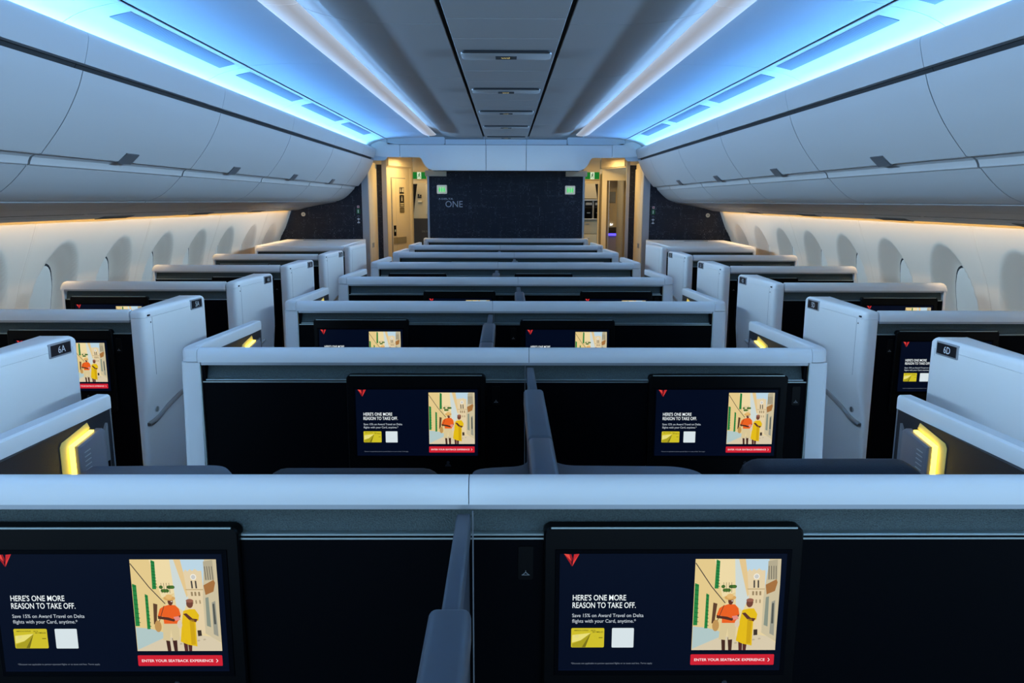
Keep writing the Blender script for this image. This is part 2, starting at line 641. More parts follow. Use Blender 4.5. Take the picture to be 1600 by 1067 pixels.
    q(((1234, 432), (1256, 428), (1290, 462), (1322, 466), (1310, 486), (1272, 476)), (90, 50, 40), 12)
    e(1284, 366, 22, 29, (112, 66, 50), 12)
    e(1286, 348, 24, 12, (150, 96, 76), 13)
    e(1204, 500, 16, 26, (216, 200, 176), 12)
    q(((1170, 452), (1206, 446), (1214, 470), (1180, 476)), (226, 140, 130), 13)
    return g


GD = display_graphic()

# ------------------------------------------------------------------ counts and positions
PITCH_Y = 1.1725
D0 = 1.243
ORD = ['nearest', 'second', 'third', 'fourth', 'fifth', 'sixth', 'seventh', 'eighth', 'ninth']
ROW_Y = [D0 + PITCH_Y * k for k in range(7)] + [9.80]
RAIL_PROF = [(.0, 1.110), (.046, 1.110), (.046, 1.135), (.042, 1.145), (.034, 1.152), (.026, 1.155), (.018, 1.1545), (.010, 1.151), (.004, 1.144), (.0005, 1.134), (-.001, 1.122)]   # (y,z)


def monitor(parent, x0, x1, dx0, yf):
    """seat-back monitor; x0..x1 the housing, dx0 the display's left edge, yf the wall face"""
    b = B()
    t = bmesh.new()
    poly = rrect(x0, x1, .70, 1.070, .014, 5)
    f0 = [(x, yf + .012, z) for x, z in poly]
    f1 = [(x, yf - .009, z) for x, z in poly]
    inset = rrect(x0 + .003, x1 - .003, .703, 1.067, .012, 5)
    f2 = [(x, yf - .012, z) for x, z in inset]
    loft(t, [f0, f1, f2])
    merge(b, t)
    h = obj('monitor', b, BEZEL, parent)
    b = B()
    box(b, dx0 - .008, dx0 + .402, yf - .0136, yf - .0118, .790, 1.0295, .0008, 1)
    obj('screen_glass', b, BLACK, h)
    GD.build('display', (dx0, yf - .0142, .801), (1, 0, 0), (0, 0, 1), h, SCREENMAT, .393 / 1450, .2215 / 755, .00012)
    b = B()
    xm = (x0 + x1) / 2 + .10
    cyl(b, (xm, yf - .0145, .776), 'Y', .005, .004, 14)
    prism(b, [(xm - .010, .764), (xm + .010, .764), (xm + .006, .770), (xm - .006, .770)], 'Y', yf - .0145, yf - .011)
    obj('headset_socket', b, LINING, h)
    b = B()
    prism(b, rrect(x0 + .012, x1 - .012, 1.0672, 1.0700, .001, 2), 'Y', yf - .0128, yf - .010)
    obj('edge_highlight', b, TRIM, h)  # pale strip paints the highlight along the housing's top edge
    return h


def coat_hook(parent, x, yf):
    b = B()
    prism(b, rrect(x - .013, x + .013, .968, 1.030, .003, 2), 'Y', yf - .0015, yf + .001)
    h = obj('coat_hook', b, BEZEL, parent)
    g = Graphic()
    g.line((-.006, -.002), (0, .003), .0011, (150, 155, 160))
    g.line((0, .003), (.006, -.002), .0011, (150, 155, 160))
    g.line((-.007, -.002), (.007, -.002), .0011, (150, 155, 160))
    g.line((0, .003), (0, .0065), .0011, (150, 155, 160))
    g.build('hanger_symbol', (x, yf - .0018, .979), (1, 0, 0), (0, 0, 1), h, PRINTMAT)


# ------------------------------------------------------------------ centre suites
def centre_partition(k, split, mons, hooks, label):
    y = ROW_Y[k]
    t = empty('suite_bulkhead', (0, y, 0), label, 'partition', 'centre suite partitions')
    b = B()
    for a, c in ((-.984, split - .0008), (split + .0008, .984)):
        loft(b, [[(xx, y + p, z) for p, z in RAIL_PROF] for xx in (a, c)])
    obj('top_rail', b, CAP, t)
    b = B()
    box(b, -.975, .975, y + .004, y + .046, 1.1005, 1.1098)
    obj('rail_underside', b, SILVER, t)
    b = B()   # slanted textured band, recessed under the rail
    prism(b, [(y + .040, 1.1000), (y + .046, 1.1000), (y + .046, 1.050), (y + .0235, 1.050), (y + .0225, 1.053)], 'X', -.972, .972)
    obj('header_band', b, BAND, t)
    for s in (-1, 1):
        b = B()
        box(b, min(s * .965, s * .975), max(s * .965, s * .975), y + .010, y + .046, 1.045, 1.1)
        obj('band_end', b, BLACK, t)
    b = B()
    box(b, -.975, .975, y + .0105, y + .0235, 1.0485, 1.0525, .001, 1)
    box(b, -.975, .975, y + .0085, y + .0110, 1.0430, 1.0460)
    obj('trim_strip', b, TRIM, t)
    b = B()
    box(b, -.976, .976, y + .010, y + .046, 0, 1.0484)
    obj('back_panel', b, BLACK, t)
    for x0, x1, dx0 in mons:
        monitor(t, x0, x1, dx0, y + .010)
    for x in hooks:
        coat_hook(t, x, y + .010)
    return t


ROW_WORD = ['nearest the camera, filling the foreground', 'second from the camera', 'third from the camera', 'fourth from the camera', 'fifth from the camera', 'sixth from the camera', 'seventh from the camera', 'farthest, right against the navy wall']


def plabel(k):
    return 'white-railed black centre partition, ' + ROW_WORD[k]


TYPE_A = dict(split=-.062, mons=((-.905, -.457, -.880), (.067, .515, .0945)), hooks=(.036,))
TYPE_B = dict(split=.075, mons=((-.512, -.064, -.483), (.462, .912, .487)), hooks=(-.031, .944))
PA = centre_partition(0, label=plabel(0), **TYPE_A)
PB = centre_partition(1, label=plabel(1), **TYPE_B)
for k in range(2, 8):
    dup((PA, PB)[k % 2], (0, ROW_Y[k], 0), plabel(k))


def centre_side_panel(k, s, label, length=.585):
    y = ROW_Y[k]
    t = empty('privacy_screen', (s * 1.0, y, 0), label, 'privacy screen', 'low side panels of the centre suites')
    # cap: corner piece plus side rail
    path = [(s * .9855, y + .025), (s * .998, y + .025)]
    for i in range(1, 7):
        a = i / 6 * PI / 2
        path.append((s * (.998 + .022 * math.sin(a)), y + .025 + .022 * (1 - math.cos(a))))
    path.append((s * .981, y + length))
    path.insert(-1, (s * (1.02 - .039 * .12), y + .11))
    N_ = len(path)

    def prof(i):
        w, lo, r = (.0195, 1.121, .006) if i == N_ - 1 else ((.024, 1.116, .009) if i == N_ - 2 else (.0255, 1.112, .012))
        return [(-w, lo), (-w, 1.155 - r * 1.2), (-w + r * .3, 1.155 - r * .45), (-w + r, 1.155), (w - r, 1.155), (w - r * .3, 1.155 - r * .45), (w, 1.155 - r * 1.2), (w, lo)]
    b = B()
    sweep(b, path, prof)
    obj('cap_rail', b, CAP, t)
    # white end post
    b = B()
    pts = [(s * .978, y + .002), (s * 1.043, y + .002), (s * 1.043, y + .050), (s * .978, y + .050)]
    rings = []
    for z, o in ((0, .012), (.5, .010), (.75, .008), (.95, .003), (1.109, 0)):
        pl = round_poly([(s * (.978 + o * .7), y + .003), (s * (1.042 + o), y + .003), (s * (1.042 + o), y + .05), (s * (.978 + o * .7), y + .05)], [.004, .02, .001, .001], 4)
        rings.append([(a, c, z) for a, c in pl])
    loft(b, rings)
    obj('end_post', b, WHITE, t)
    b = B()
    box(b, min(s * .9768, s * .9795), max(s * .9768, s * .9795), y + .001, y + .03, .3, 1.100)
    obj('post_edge', b, TRIM, t)
    # outer skin and dark inner lining
    b = B()
    prism(b, [(s * 1.005, y + .05), (s * 1.044, y + .05), (s * 1.002, y + length - .004), (s * .985, y + length - .004)], 'Z', 0, 1.1165)
    obj('outer_skin', b, WHITE, t)
    b = B()
    prism(b, [(s * .980, y + .048), (s * 1.006, y + .048), (s * .986, y + length - .006), (s * .964, y + length - .006)], 'Z', .05, 1.120)
    lin_ = obj('inner_lining', b, LINING, t)
    b = B()
    box(b, min(s * .963, s * .995), max(s * .963, s * .995), y + length - .006, y + length - .001, 0, 1.1205)
    obj('end_strip', b, GREY, t)

    def xi(yy):   # inner face of the lining
        return .980 - .016 * (yy - .048) / (length - .054)
    # reading lamp: yellow plate added to show the strip's halo, and grey vented housing standing off it
    lam_bm = B()
    o = .020
    a0, a1 = .405, .515

    def P2(yy, z, off): return (s * (xi(yy) - off), y + yy, z)
    top = lambda yy: 1.080 + (yy - a0) / (a1 - a0) * .016
    outline = [(a0, .80), (a0, top(a0)), (a1 - .012, top(a1 - .012)), (a1, top(a1) - .010), (a1, .80)]
    loft(lam_bm, [[P2(u_, v_, .007) for u_, v_ in outline], [P2(u_, v_, o) for u_, v_ in outline],
                  [P2(u_ + (.004 if i < 2 else -.004), v_ - (.004 if 0 < i < 4 else 0), o + .003) for i, (u_, v_) in enumerate(outline)]])
    lamp = obj('reading_lamp', lam_bm, LAMPGREY, t)
    b = B()
    gl = [(a0 - .034, .80), (a0 - .034, 1.088), (a0 - .026, 1.097), (a1 - .035, 1.114), (a1 - .026, 1.098), (a0 + .004, 1.083), (a0 + .004, .80)]
    loft(b, [[P2(u_, v_, .0003) for u_, v_ in gl], [P2(u_, v_, .0012) for u_, v_ in gl]])
    obj('halo_plate', b, HALO_PLATE, lamp)
    b = B()
    gs = [(a0 - .0035, .80), (a0 - .0035, 1.0825), (a1 - .03, 1.0955), (a1 - .03, 1.092), (a0 + .0005, 1.079), (a0 + .0005, .80)]
    loft(b, [[P2(u_, v_, .0015) for u_, v_ in gs], [P2(u_, v_, .012) for u_, v_ in gs]])
    obj('glowing_strip', b, LAMP, lamp, label='glowing yellow light strip')
    b = B()
    for i in range(7):
        z = 1.060 - i * .0105
        loft(b, [[P2(a0 + .016, z, o + .0030), P2(a0 + .040, z + .002, o + .0030), P2(a0 + .040, z + .004, o + .0030), P2(a0 + .016, z + .002, o + .0030)],
                 [P2(a0 + .016, z, o + .0042), P2(a0 + .040, z + .002, o + .0042), P2(a0 + .040, z + .004, o + .0042), P2(a0 + .016, z + .002, o + .0042)]])
    obj('vent_slots', b, BIN_EDGE, lamp)
    b = B()
    ol = [(.532, .86), (.532, 1.060), (.543, 1.078), (.5545, 1.092), (.5545, .86)]
    loft(b, [[P2(u_, v_, .0) for u_, v_ in ol], [P2(u_, v_, .006) for u_, v_ in ol]])
    cp = obj('control_plate', b, GREY, t)
    b = B()
    ol = [(.542, .92), (.542, 1.0), (.550, 1.0), (.550, .92)]
    loft(b, [[P2(u_, v_, .006) for u_, v_ in ol], [P2(u_, v_, .0075) for u_, v_ in ol]])
    obj('switch', b, BLACK, cp)
    return t


for s in (-1, 1):
    side = 'left' if s < 0 else 'right'

    def sl(k):
        return 'low %s side panel with white cap joined to the centre partition %s' % (side, ROW_WORD[k].split(',')[0])
    p0 = centre_side_panel(0, s, 'large low %s foreground side panel with white cap and glowing yellow reading lamp' % side)
    for k in range(1, 7):
        dup(p0, (s * 1.0, ROW_Y[k], 0), sl(k))
    # last row: only a stub of side rail before the wall
    t = empty('privacy_screen', (s * 1.0, ROW_Y[7], 0), 'short %s corner panel joined to the partition against the navy wall' % side, 'privacy screen', 'low side panels of the centre suites')
    y = ROW_Y[7]
    b = B()
    path = [(s * .9855, y + .025), (s * .998, y + .025)] + [(s * (.998 + .022 * math.sin(i / 6 * PI / 2)), y + .025 + .022 * (1 - math.cos(i / 6 * PI / 2))) for i in range(1, 7)] + [(s * 1.02, y + .125)]
    w = .0255
    sweep(b, path, [(-w, 1.112), (-w, 1.140), (-w + .004, 1.149), (-w + .012, 1.155), (w - .012, 1.155), (w - .004, 1.149), (w, 1.140), (w, 1.112)])
    obj('cap_rail', b, CAP, t)
    b = B()
    box(b, min(s * .986, s * 1.043), max(s * .986, s * 1.043), y + .003, y + .12, 0, 1.111, .004, 1)
    obj('end_post', b, WHITE, t)


# sliding dividers between the two seats of each centre row
def divider(k, label):
    xc = (-.0705, .078)[k % 2]
    y = ROW_Y[k]
    t = empty('privacy_divider', (xc, y, 0), label, 'divider', 'privacy dividers between the centre seats')
    b = B()
    yn, yw = .325, 1.118
    if k == 0:
        yw = 1.10
    box(b, xc - .0125, xc + .0125, y - yn - .02, y - .0015, 1.058, 1.096, .005, 3)
    obj('narrow_rail', b, BEAM, t)
    b = B()
    box(b, xc - .0275, xc + .0275, y - .767, y - yn, 1.052, 1.105, .011, 4)
    box(b, xc - .0275, xc + .0275, y - yw, y - .7695, 1.052, 1.105, .011, 4)
    obj('wide_rail', b, BEAM, t)
    b = B()
    box(b, xc - .009, xc + .009, y - yw + .01, y - .0015, .30, 1.056)
    obj('screen_panel', b, BEAM_SIDE, t)
    b = B()
    box(b, xc + (.0145 if k % 2 == 0 else -.0165), xc + (.0165 if k % 2 == 0 else -.0145), y - .01, y - .0015, .40, 1.10)
    obj('edge_strip', b, GREY, t)
    return t


d_a = divider(0, 'grey-blue sliding divider rail in the foreground, between the two nearest screens')
d_b = divider(1, 'grey-blue sliding divider rail running to the second centre partition')
for k in range(2, 7):
    dup((d_a, d_b)[k % 2], ((-.0705, .078)[k % 2], ROW_Y[k], 0), 'grey-blue divider rail running to the %s centre partition from the camera' % ORD[k])


# seats and consoles just behind the first rail
def seat(x, dz, label):
    t = empty('suite_recliner', (x, 1.75, 0), label, 'seat', 'dark leather seats behind the foreground rail')
    def soft(name, x0, x1, y0, y1, z0, z1, r, m=LEATHER, lean=0):
        b = B()
        box(b, x0, x1, y0, y1, z0, z1, r, 5)
        if lean:
            for v in b.verts:
                v.co.y -= (v.co.z - z0) * lean
        return obj(name, b, m, t, smooth=60)
    soft('headrest', x - .185, x + .185, 1.46, 1.575, .83, 1.0905 + dz, .042)
    soft('backrest', x - .185, x + .185, 1.43, 1.56, .45, 1.02 + dz, .04)
    soft('seat_cushion', x - .185, x + .185, 1.50, 2.05, .33, .47, .045)
    soft('seat_base', x - .2, x + .2, 1.50, 1.98, 0, .33, .01, GREY)
    for q in (-1, 1):
        soft('armrest', x + q * .208 - .02, x + q * .208 + .02, 1.55, 1.95, .40, .64, .02)
    return t


seat(.675, .0, 'dark leather seat top rising above the foreground rail, right of the divider')
seat(-.315, -.021, 'dark leather seat top barely showing over the foreground rail, left of the divider')


def console(x0, x1, y1, z, cuts, label):
    b = B()
    yb = 1.292
    outline = cuts or [(x0, yb), (x1, yb), (x1, y1), (x0, y1)]
    pl = round_poly(outline, [.002] * 2 + [.03] * (len(outline) - 3) + [.01], 5)
    cx = (x0 + x1) / 2
    loft(b, [[(a, c, 0) for a, c in pl], [(a, c, z - .008) for a, c in pl], [(a + (cx - a) * .012, max(c - .004, yb), z) for a, c in pl]])
    o = obj('side_console', b, LEDGE, None, at=(cx, 1.45, 0))
    tag(o, label, 'console', 'consoles behind the foreground rail')


console(-.93, -.60, 1.665, 1.0305, [(-.93, 1.292), (-.60, 1.292), (-.585, 1.60), (-.635, 1.672), (-.93, 1.665)], 'grey console top behind the foreground rail below the left reading lamp')
console(.09, .44, 1.66, 1.0305, [(.100, 1.300), (.435, 1.300), (.435, 1.63), (.39, 1.665), (.135, 1.67), (.108, 1.70), (.100, 1.74)], 'grey console top just right of the divider behind the foreground rail')
console(-.085, .06, 1.65, 1.0305, [(-.075, 1.300), (.052, 1.300), (.056, 1.71), (.04, 1.665), (-.04, 1.655), (-.07, 1.64), (-.075, 1.60)], 'small grey console top just left of the divider behind the foreground rail')


# ------------------------------------------------------------------ window suites
WY = {6: 3.285 - PITCH_Y, 5: 3.285, 4: 3.285 + PITCH_Y, 3: 3.285 + 2 * PITCH_Y, 2: 3.285 + 3 * PITCH_Y, 1: 3.285 + 4 * PITCH_Y}
WDX = {6: -.002, 5: 0, 4: .008, 3: .030, 2: .036, 1: .048}


def window_partition(r, s, label):
    y = WY[r]
    dx = WDX[r]
    t = empty('window_suite_bulkhead', (s * 2.1, y, 0), label, 'partition', 'window suite partitions')
    xi, xo = 1.6205 + dx, 2.578
    b = B()
    # rail, rounded down at the window end
    ring = lambda x, dz: [(s * x, y + p, max(z - dz, 1.110 - dz * .3)) for p, z in RAIL_PROF]
    loft(b, [ring(xi, 0), ring(xo - .030, 0), ring(xo - .014, .004), ring(xo - .005, .012), ring(xo, .024)])
    obj('top_rail', b, CAP, t)
    lo, hi = min(s * xi, s * (xo - .018)), max(s * xi, s * (xo - .018))
    b = B()
    box(b, lo, hi, y + .004, y + .046, 1.1005, 1.1098)
    obj('rail_underside', b, SILVER, t)
    b = B()
    prism(b, [(y + .040, 1.1000), (y + .046, 1.1000), (y + .046, 1.050), (y + .0235, 1.050), (y + .0225, 1.053)], 'X', lo, hi)
    obj('header_band', b, BAND, t)
    b = B()
    box(b, lo, hi, y + .0105, y + .0235, 1.0485, 1.0525, .001, 1)
    obj('trim_strip', b, TRIM, t)
    b = B()
    prism(b, [(s * (xi + .022), 0), (s * xi, 1.0484), (s * (xo - .016), 1.0484), (s * (xo + .004), 0)], 'Y', y + .010, y + .046)
    obj('back_panel', b, BLACK, t)
    b = B()
    prism(b, [(s * (xo - .018), 1.110), (s * (xo - .004), 1.110), (s * (xo + .020), 0), (s * (xo + .004), 0)], 'Y', y + .004, y + .046)
    obj('end_post', b, WHITE, t)
    if r % 2:
        a, c, d = 1.698, 2.148, 1.722
    else:
        a, c, d = 2.078, 2.528, 2.106
    if s > 0:
        monitor(t, a, c, d, y + .010)
    else:
        monitor(t, -c, -a, -(d + .393), y + .010)
    coat_hook(t, s * 1.668 + (s * .01), y + .010) if r % 2 else None
    return t


def window_side_panel(r, s, label, plaque=True):
    y = WY[r]
    dx = WDX[r]
    t = empty('aisle_privacy_screen', (s * (1.57 + dx), y, 0), label, 'privacy screen', 'tall white aisle panels of the window suites')
    L = .56
    if r == 1:
        L = .66

    def outline(tuck, ins=0):
        p = [(s * (1.615 + dx - ins), y + .002 + ins), (s * (1.553 + dx + tuck + ins), y + .002 + ins),
             (s * (1.508 + dx + tuck * .4 + ins), y + L - ins), (s * (1.637 + dx - ins), y + L - ins)]
        return round_poly(p, [.006, .032, .012, .006], 6)
    b = B()
    rings = []
    for z, tk in ((0, .045), (.40, .038), (.60, .034), (.68, .030), (.74, .018), (.80, .004), (.86, 0), (1.1175, 0)):
        rings.append([(a, c, z) for a, c in outline(tk)])
    loft(b, rings)
    obj('shell', b, WHITE, t)
    b = B()
    rings = [[(a, c, z) for a, c in outline(0, i)] for z, i in ((1.1175, .003), (1.1190, 0), (1.139, 0), (1.147, .0025), (1.152, .007), (1.155, .014))]
    # the far upper corner is rounded in side view
    for ring in rings:
        for i, (a, c, z) in enumerate(ring):
            f = max(0, (c - (y + L - .03)) / .03)
            ring[i] = (a, c, z - .010 * f * f * (z - 1.1175) / .0375)
    loft(b, rings)
    obj('cap', b, CAP, t)

    def face(yy, z=1.0, off=0):   # point on the aisle face
        f = yy / L
        return (s * (1.553 + dx - .045 * f - off), y + yy, z)
    b = B()
    for p in ((.060, .05, 1.115),):
        pass
    seam = [(.060, z) for z in (.86, 1.112)]
    loft(b, [[face(.060, .86, .0004), face(.062, .86, .0004), face(.062, 1.117, .0004), face(.060, 1.117, .0004)],
             [face(.060, .86, -.001), face(.062, .86, -.001), face(.062, 1.117, -.001), face(.060, 1.117, -.001)]])
    loft(b, [[face(L - .028, .3, .0004 - .012), face(L - .0265, .3, .0004 - .012), face(L - .0265, 1.117, .0004), face(L - .028, 1.117, .0004)],
             [face(L - .028, .3, -.014), face(L - .0265, .3, -.014), face(L - .0265, 1.117, -.001), face(L - .028, 1.117, -.001)]])
    obj('seam_lines', b, SILVER, t)
    if plaque:
        yc = L - .095
        b = B()
        c0, w, h = Vector(face(yc, 1.122, .0)), .057, .024
        u = (Vector(face(yc + .1, 1.122)) - c0).normalized()
        nx = Vector((-s, 0, 0))
        def R(w_, h_, off): return [tuple(c0 + u * a + nx * off + Vector((0, 0, v_))) for a, v_ in rrect(-w_, w_, -h_, h_, .003, 2)]
        loft(b, [R(w, h, -.002), R(w, h, .0035), R(w - .003, h - .003, .0045)])
        pq = obj('seat_plaque', b, SILVER, t)
        g = Graphic()
        g.rect(-.0515, .0515, -.0185, .0185, (10, 14, 24), 0, .001)
        g.text('%d%s' % (r, 'A' if s < 0 else 'D'), -.014, .024 if s < 0 else .020, -.012, .011, (235, 238, 240), 1, 0)
        if s > 0:
            for i in range(len(g.v)):
                pass
        org = c0 + nx * .0048
        g.build('plaque_lettering', tuple(org), tuple(u if s < 0 else -u), (0, 0, 1), pq, PRINTMAT)
        b = B()
        cyl(b, face(.048, 1.096, .0012 if s > 0 else 0), 'X', .0035, -s * .0012 if s < 0 else .0012, 10)
        f0 = face(.034, 1.128, 0)
        box(b, f0[0] - .0035, f0[0] + .0035, f0[1] - .009, f0[1] + .009, 1.1245, 1.1315, .001, 1)
        obj('latch_holes', b, GAP, t)
    # curved steel grab bar and round lock low on the panel
    pts = smooth_line([(.015, .642), (.06, .646), (.11, .660), (.17, .685), (.26, .715), (.38, .745)], 3)
    b = B()
    def tk(z): return .030 if z < .68 else max(0, .030 - (z - .68) * .2)
    rings = []
    for i, (yy, z) in enumerate(pts):
        ht = .011 if 0 < i < len(pts) - 1 else .007
        x = 1.553 + dx - .045 * yy / L + tk(z) * (1 - .6 * yy / L)
        rings.append([(s * (x + .004), y + yy, z - ht), (s * (x - .008), y + yy, z - ht), (s * (x - .012), y + yy, z - ht * .4), (s * (x - .012), y + yy, z + ht * .4), (s * (x - .008), y + yy, z + ht), (s * (x + .004), y + yy, z + ht)])
    loft(b, rings)
    obj('grab_bar', b, STEEL, t)
    b = B()
    x = 1.553 + dx - .045 * .1 / L + .028
    cyl(b, (s * x, y + .085, .695), 'X', .0125, -s * .007, 20)
    obj('round_lock', b, STEEL, t)
    return t


for s in (-1, 1):
    let = 'A' if s < 0 else 'D'
    side = 'left' if s < 0 else 'right'
    for r in (6, 5, 4, 3, 2, 1):
        if r > 1:
            pl = '%s window suite partition whose rail meets the white panel marked %d%s' % (side, r, let)
            al = 'tall white aisle panel with seat number %d%s' % (r, let)
        else:
            pl = '%s window suite partition farthest forward, beside the navy dotted wall' % side
            al = 'tall white %s aisle panel farthest forward, without a seat number' % side
        window_partition(r, s, pl)
        window_side_panel(r, s, al, plaque=r > 1)
    # flat-topped credenza between the first window partition and the wall
    y = WY[1]
    b = B()
    pl_ = [(s * 1.705, y + .052), (s * 2.60, y + .052), (s * 2.655, 9.42), (s * 1.715, 9.50)]
    loft(b, [[(a, c, 0) for a, c in pl_], [(a, c, 1.150) for a, c in pl_], [(a + (s * 2.1 - a) * .01, c, 1.156) for a, c in pl_]])
    o = obj('credenza', b, WHITE, None, at=(s * 2.1, y + .5, 0))
    tag(o, 'flat white credenza top against the navy dotted wall, %s window side' % side, 'credenza', 'credenzas at the forward wall')
    b = B()
    box(b, min(s * 2.12, s * 2.40), max(s * 2.12, s * 2.40), 9.20, 9.215, 1.156, 1.160)
    obj('seam_line', b, GREY, o)

# ------------------------------------------------------------------ the cabin shell
b = B()
box(b, -3.0, 3.0, Y_AFT, 13.2, -.05, 0)
tag(obj('floor', b, CARPET), 'dark carpeted cabin floor', 'floor', kind='structure')


# sidewalls with flared window recesses
def wall_x(z):
    pts = [(0, 2.70), (.3, 2.83), (.6, 2.865), (.8, 2.858), (1.0, 2.822), (1.14, 2.783), (1.35, 2.70), (1.51, 2.640), (1.62, 2.600)]
    for (z0, x0), (z1, x1) in zip(pts, pts[1:]):
        if z <= z1:
            f = (z - z0) / (z1 - z0)
            f = f
            return x0 + (x1 - x0) * f
    return pts[-1][1]


WIN_Y = [.37, 1.083]
WIN_Z = .955


def recess(yy, z):
    d = 0
    for c in WIN_Y:
        dy = (yy - c) / .245
        zz = z - WIN_Z
        dz = zz / (.405 if zz > 0 else .33)
        q_ = math.sqrt(dy * dy + dz * dz)
        if q_ < 1:
            # crisp rim, then a slope down to the shade
            t = min(1, (1 - q_) / .34)
            rim = min(1, (1 - q_) / .05)
            d = max(d, .022 * rim + .085 * (t * t * (3 - 2 * t)))
    return d


PANEL_L = 1.43
for s in (-1, 1):
    side = 'left' if s < 0 else 'right'
    w0 = empty('wall_' + side, (s * 2.7, YM, 0), 'cream %s cabin sidewall with window recesses' % side, 'wall', kind='structure')
    me = None
    y0s = [4.42 + PANEL_L * j for j in range(-2, 4)]
    for j, y0 in enumerate(y0s):
        y1 = min(y0 + PANEL_L, 9.648)
        last = y0 + PANEL_L > 9.65
        if me is None or last:
            b = B()
            ny = 96 if not last else 40
            zs = [0, .15, .3, .45] + [.5 + 1.12 * i / 76 for i in range(77)]
            grid = []
            for i in range(ny + 1):
                yy = .002 + (y1 - y0 - .004) * i / ny
                row = []
                for z in zs:
                    edge = min(yy, (y1 - y0) - yy)
                    lip = .004 * max(0, 1 - edge / .006)
                    x = wall_x(z) + (recess(yy, z)) + lip
                    row.append(b.verts.new((s * x, y0 + yy, z)))
                grid.append(row)
            for i in range(ny):
                for k in range(len(zs) - 1):
                    f = (grid[i][k], grid[i + 1][k], grid[i + 1][k + 1], grid[i][k + 1])
                    b.faces.new(f if s < 0 else f[::-1])
            # close the outside
            o = None
            bm = b
            bmesh.ops.translate(bm, vec=(0, -y0, 0), verts=bm.verts[:])
            m_ = bpy.data.meshes.new('wall_panel')
            bm.to_mesh(m_)
            bm.free()
            m_.polygons.foreach_set('use_smooth', [True] * len(m_.polygons))
            m_.materials.append(SIDEWALL)
            if not last:
                me = m_
        else:
            m_ = me
        o = bpy.data.objects.new('wall_panel', m_)
        C.objects.link(o)
        o.parent = w0
        o.location = (-s * 2.7, y0 - YM, 0)
    b = B()
    prism(b, [(s * (wall_x(z) + .006 + .0), z) for z in (0, .6, 1.0, 1.35, 1.62)] + [(s * (wall_x(z) + .05), z) for z in (1.62, 1.35, 1.0, .6, 0)], 'Y', Y_AFT, 9.65)
    # keep the backing clear of the recesses: it only fills the seams
    b.free()
    for y0 in y0s:
        b = B()
        zz = [0, .3, .6, .8, 1.0, 1.14, 1.35, 1.51, 1.62]
        prism(b, [(s * (wall_x(z) + .0015), z) for z in zz] + [(s * (wall_x(z) + .02), z) for z in zz[::-1]], 'Y', y0 - .004, y0 + .004)
        obj('panel_seam', b, SIDEWALL, w0)
    n = 0
    for j, y0 in enumerate(y0s):
        for c in WIN_Y:
            yc = y0 + c
            if yc > 9.3 or yc < 3.3:
                continue
            n += 1
            wn = empty('window_%d' % (n + (0 if s < 0 else 9)), (s * 2.88, yc, WIN_Z), None, None, kind='structure')
            wn['label'] = '%s cabin window with closed shade, %s from the camera' % (side, ORD[n - 1])
            wn['category'] = 'window'
            tilt = lambda z: wall_x(z) + .106
            b = B()
            def ring(f, off):
                return [(s * (tilt(WIN_Z + .262 * f * math.sin(a)) + off), yc + .152 * f * math.cos(a), WIN_Z + .262 * f * math.sin(a)) for a in [2 * PI * i / 40 for i in range(40)]]
            loft(b, [ring(1.0, .01), ring(1.0, -.004), ring(.985, -.007), ring(.9, -.008)])
            obj('shade', b, SHADE, wn, smooth=60)
            b = B()
            loft(b, [ring(1.055, .012), ring(1.055, -.0030), ring(.995, -.0030), ring(.995, .012)], cap=False)
            obj('gap_shadow', b, GAP, wn)  # dark ring painted as the shadow in the gap round the blind

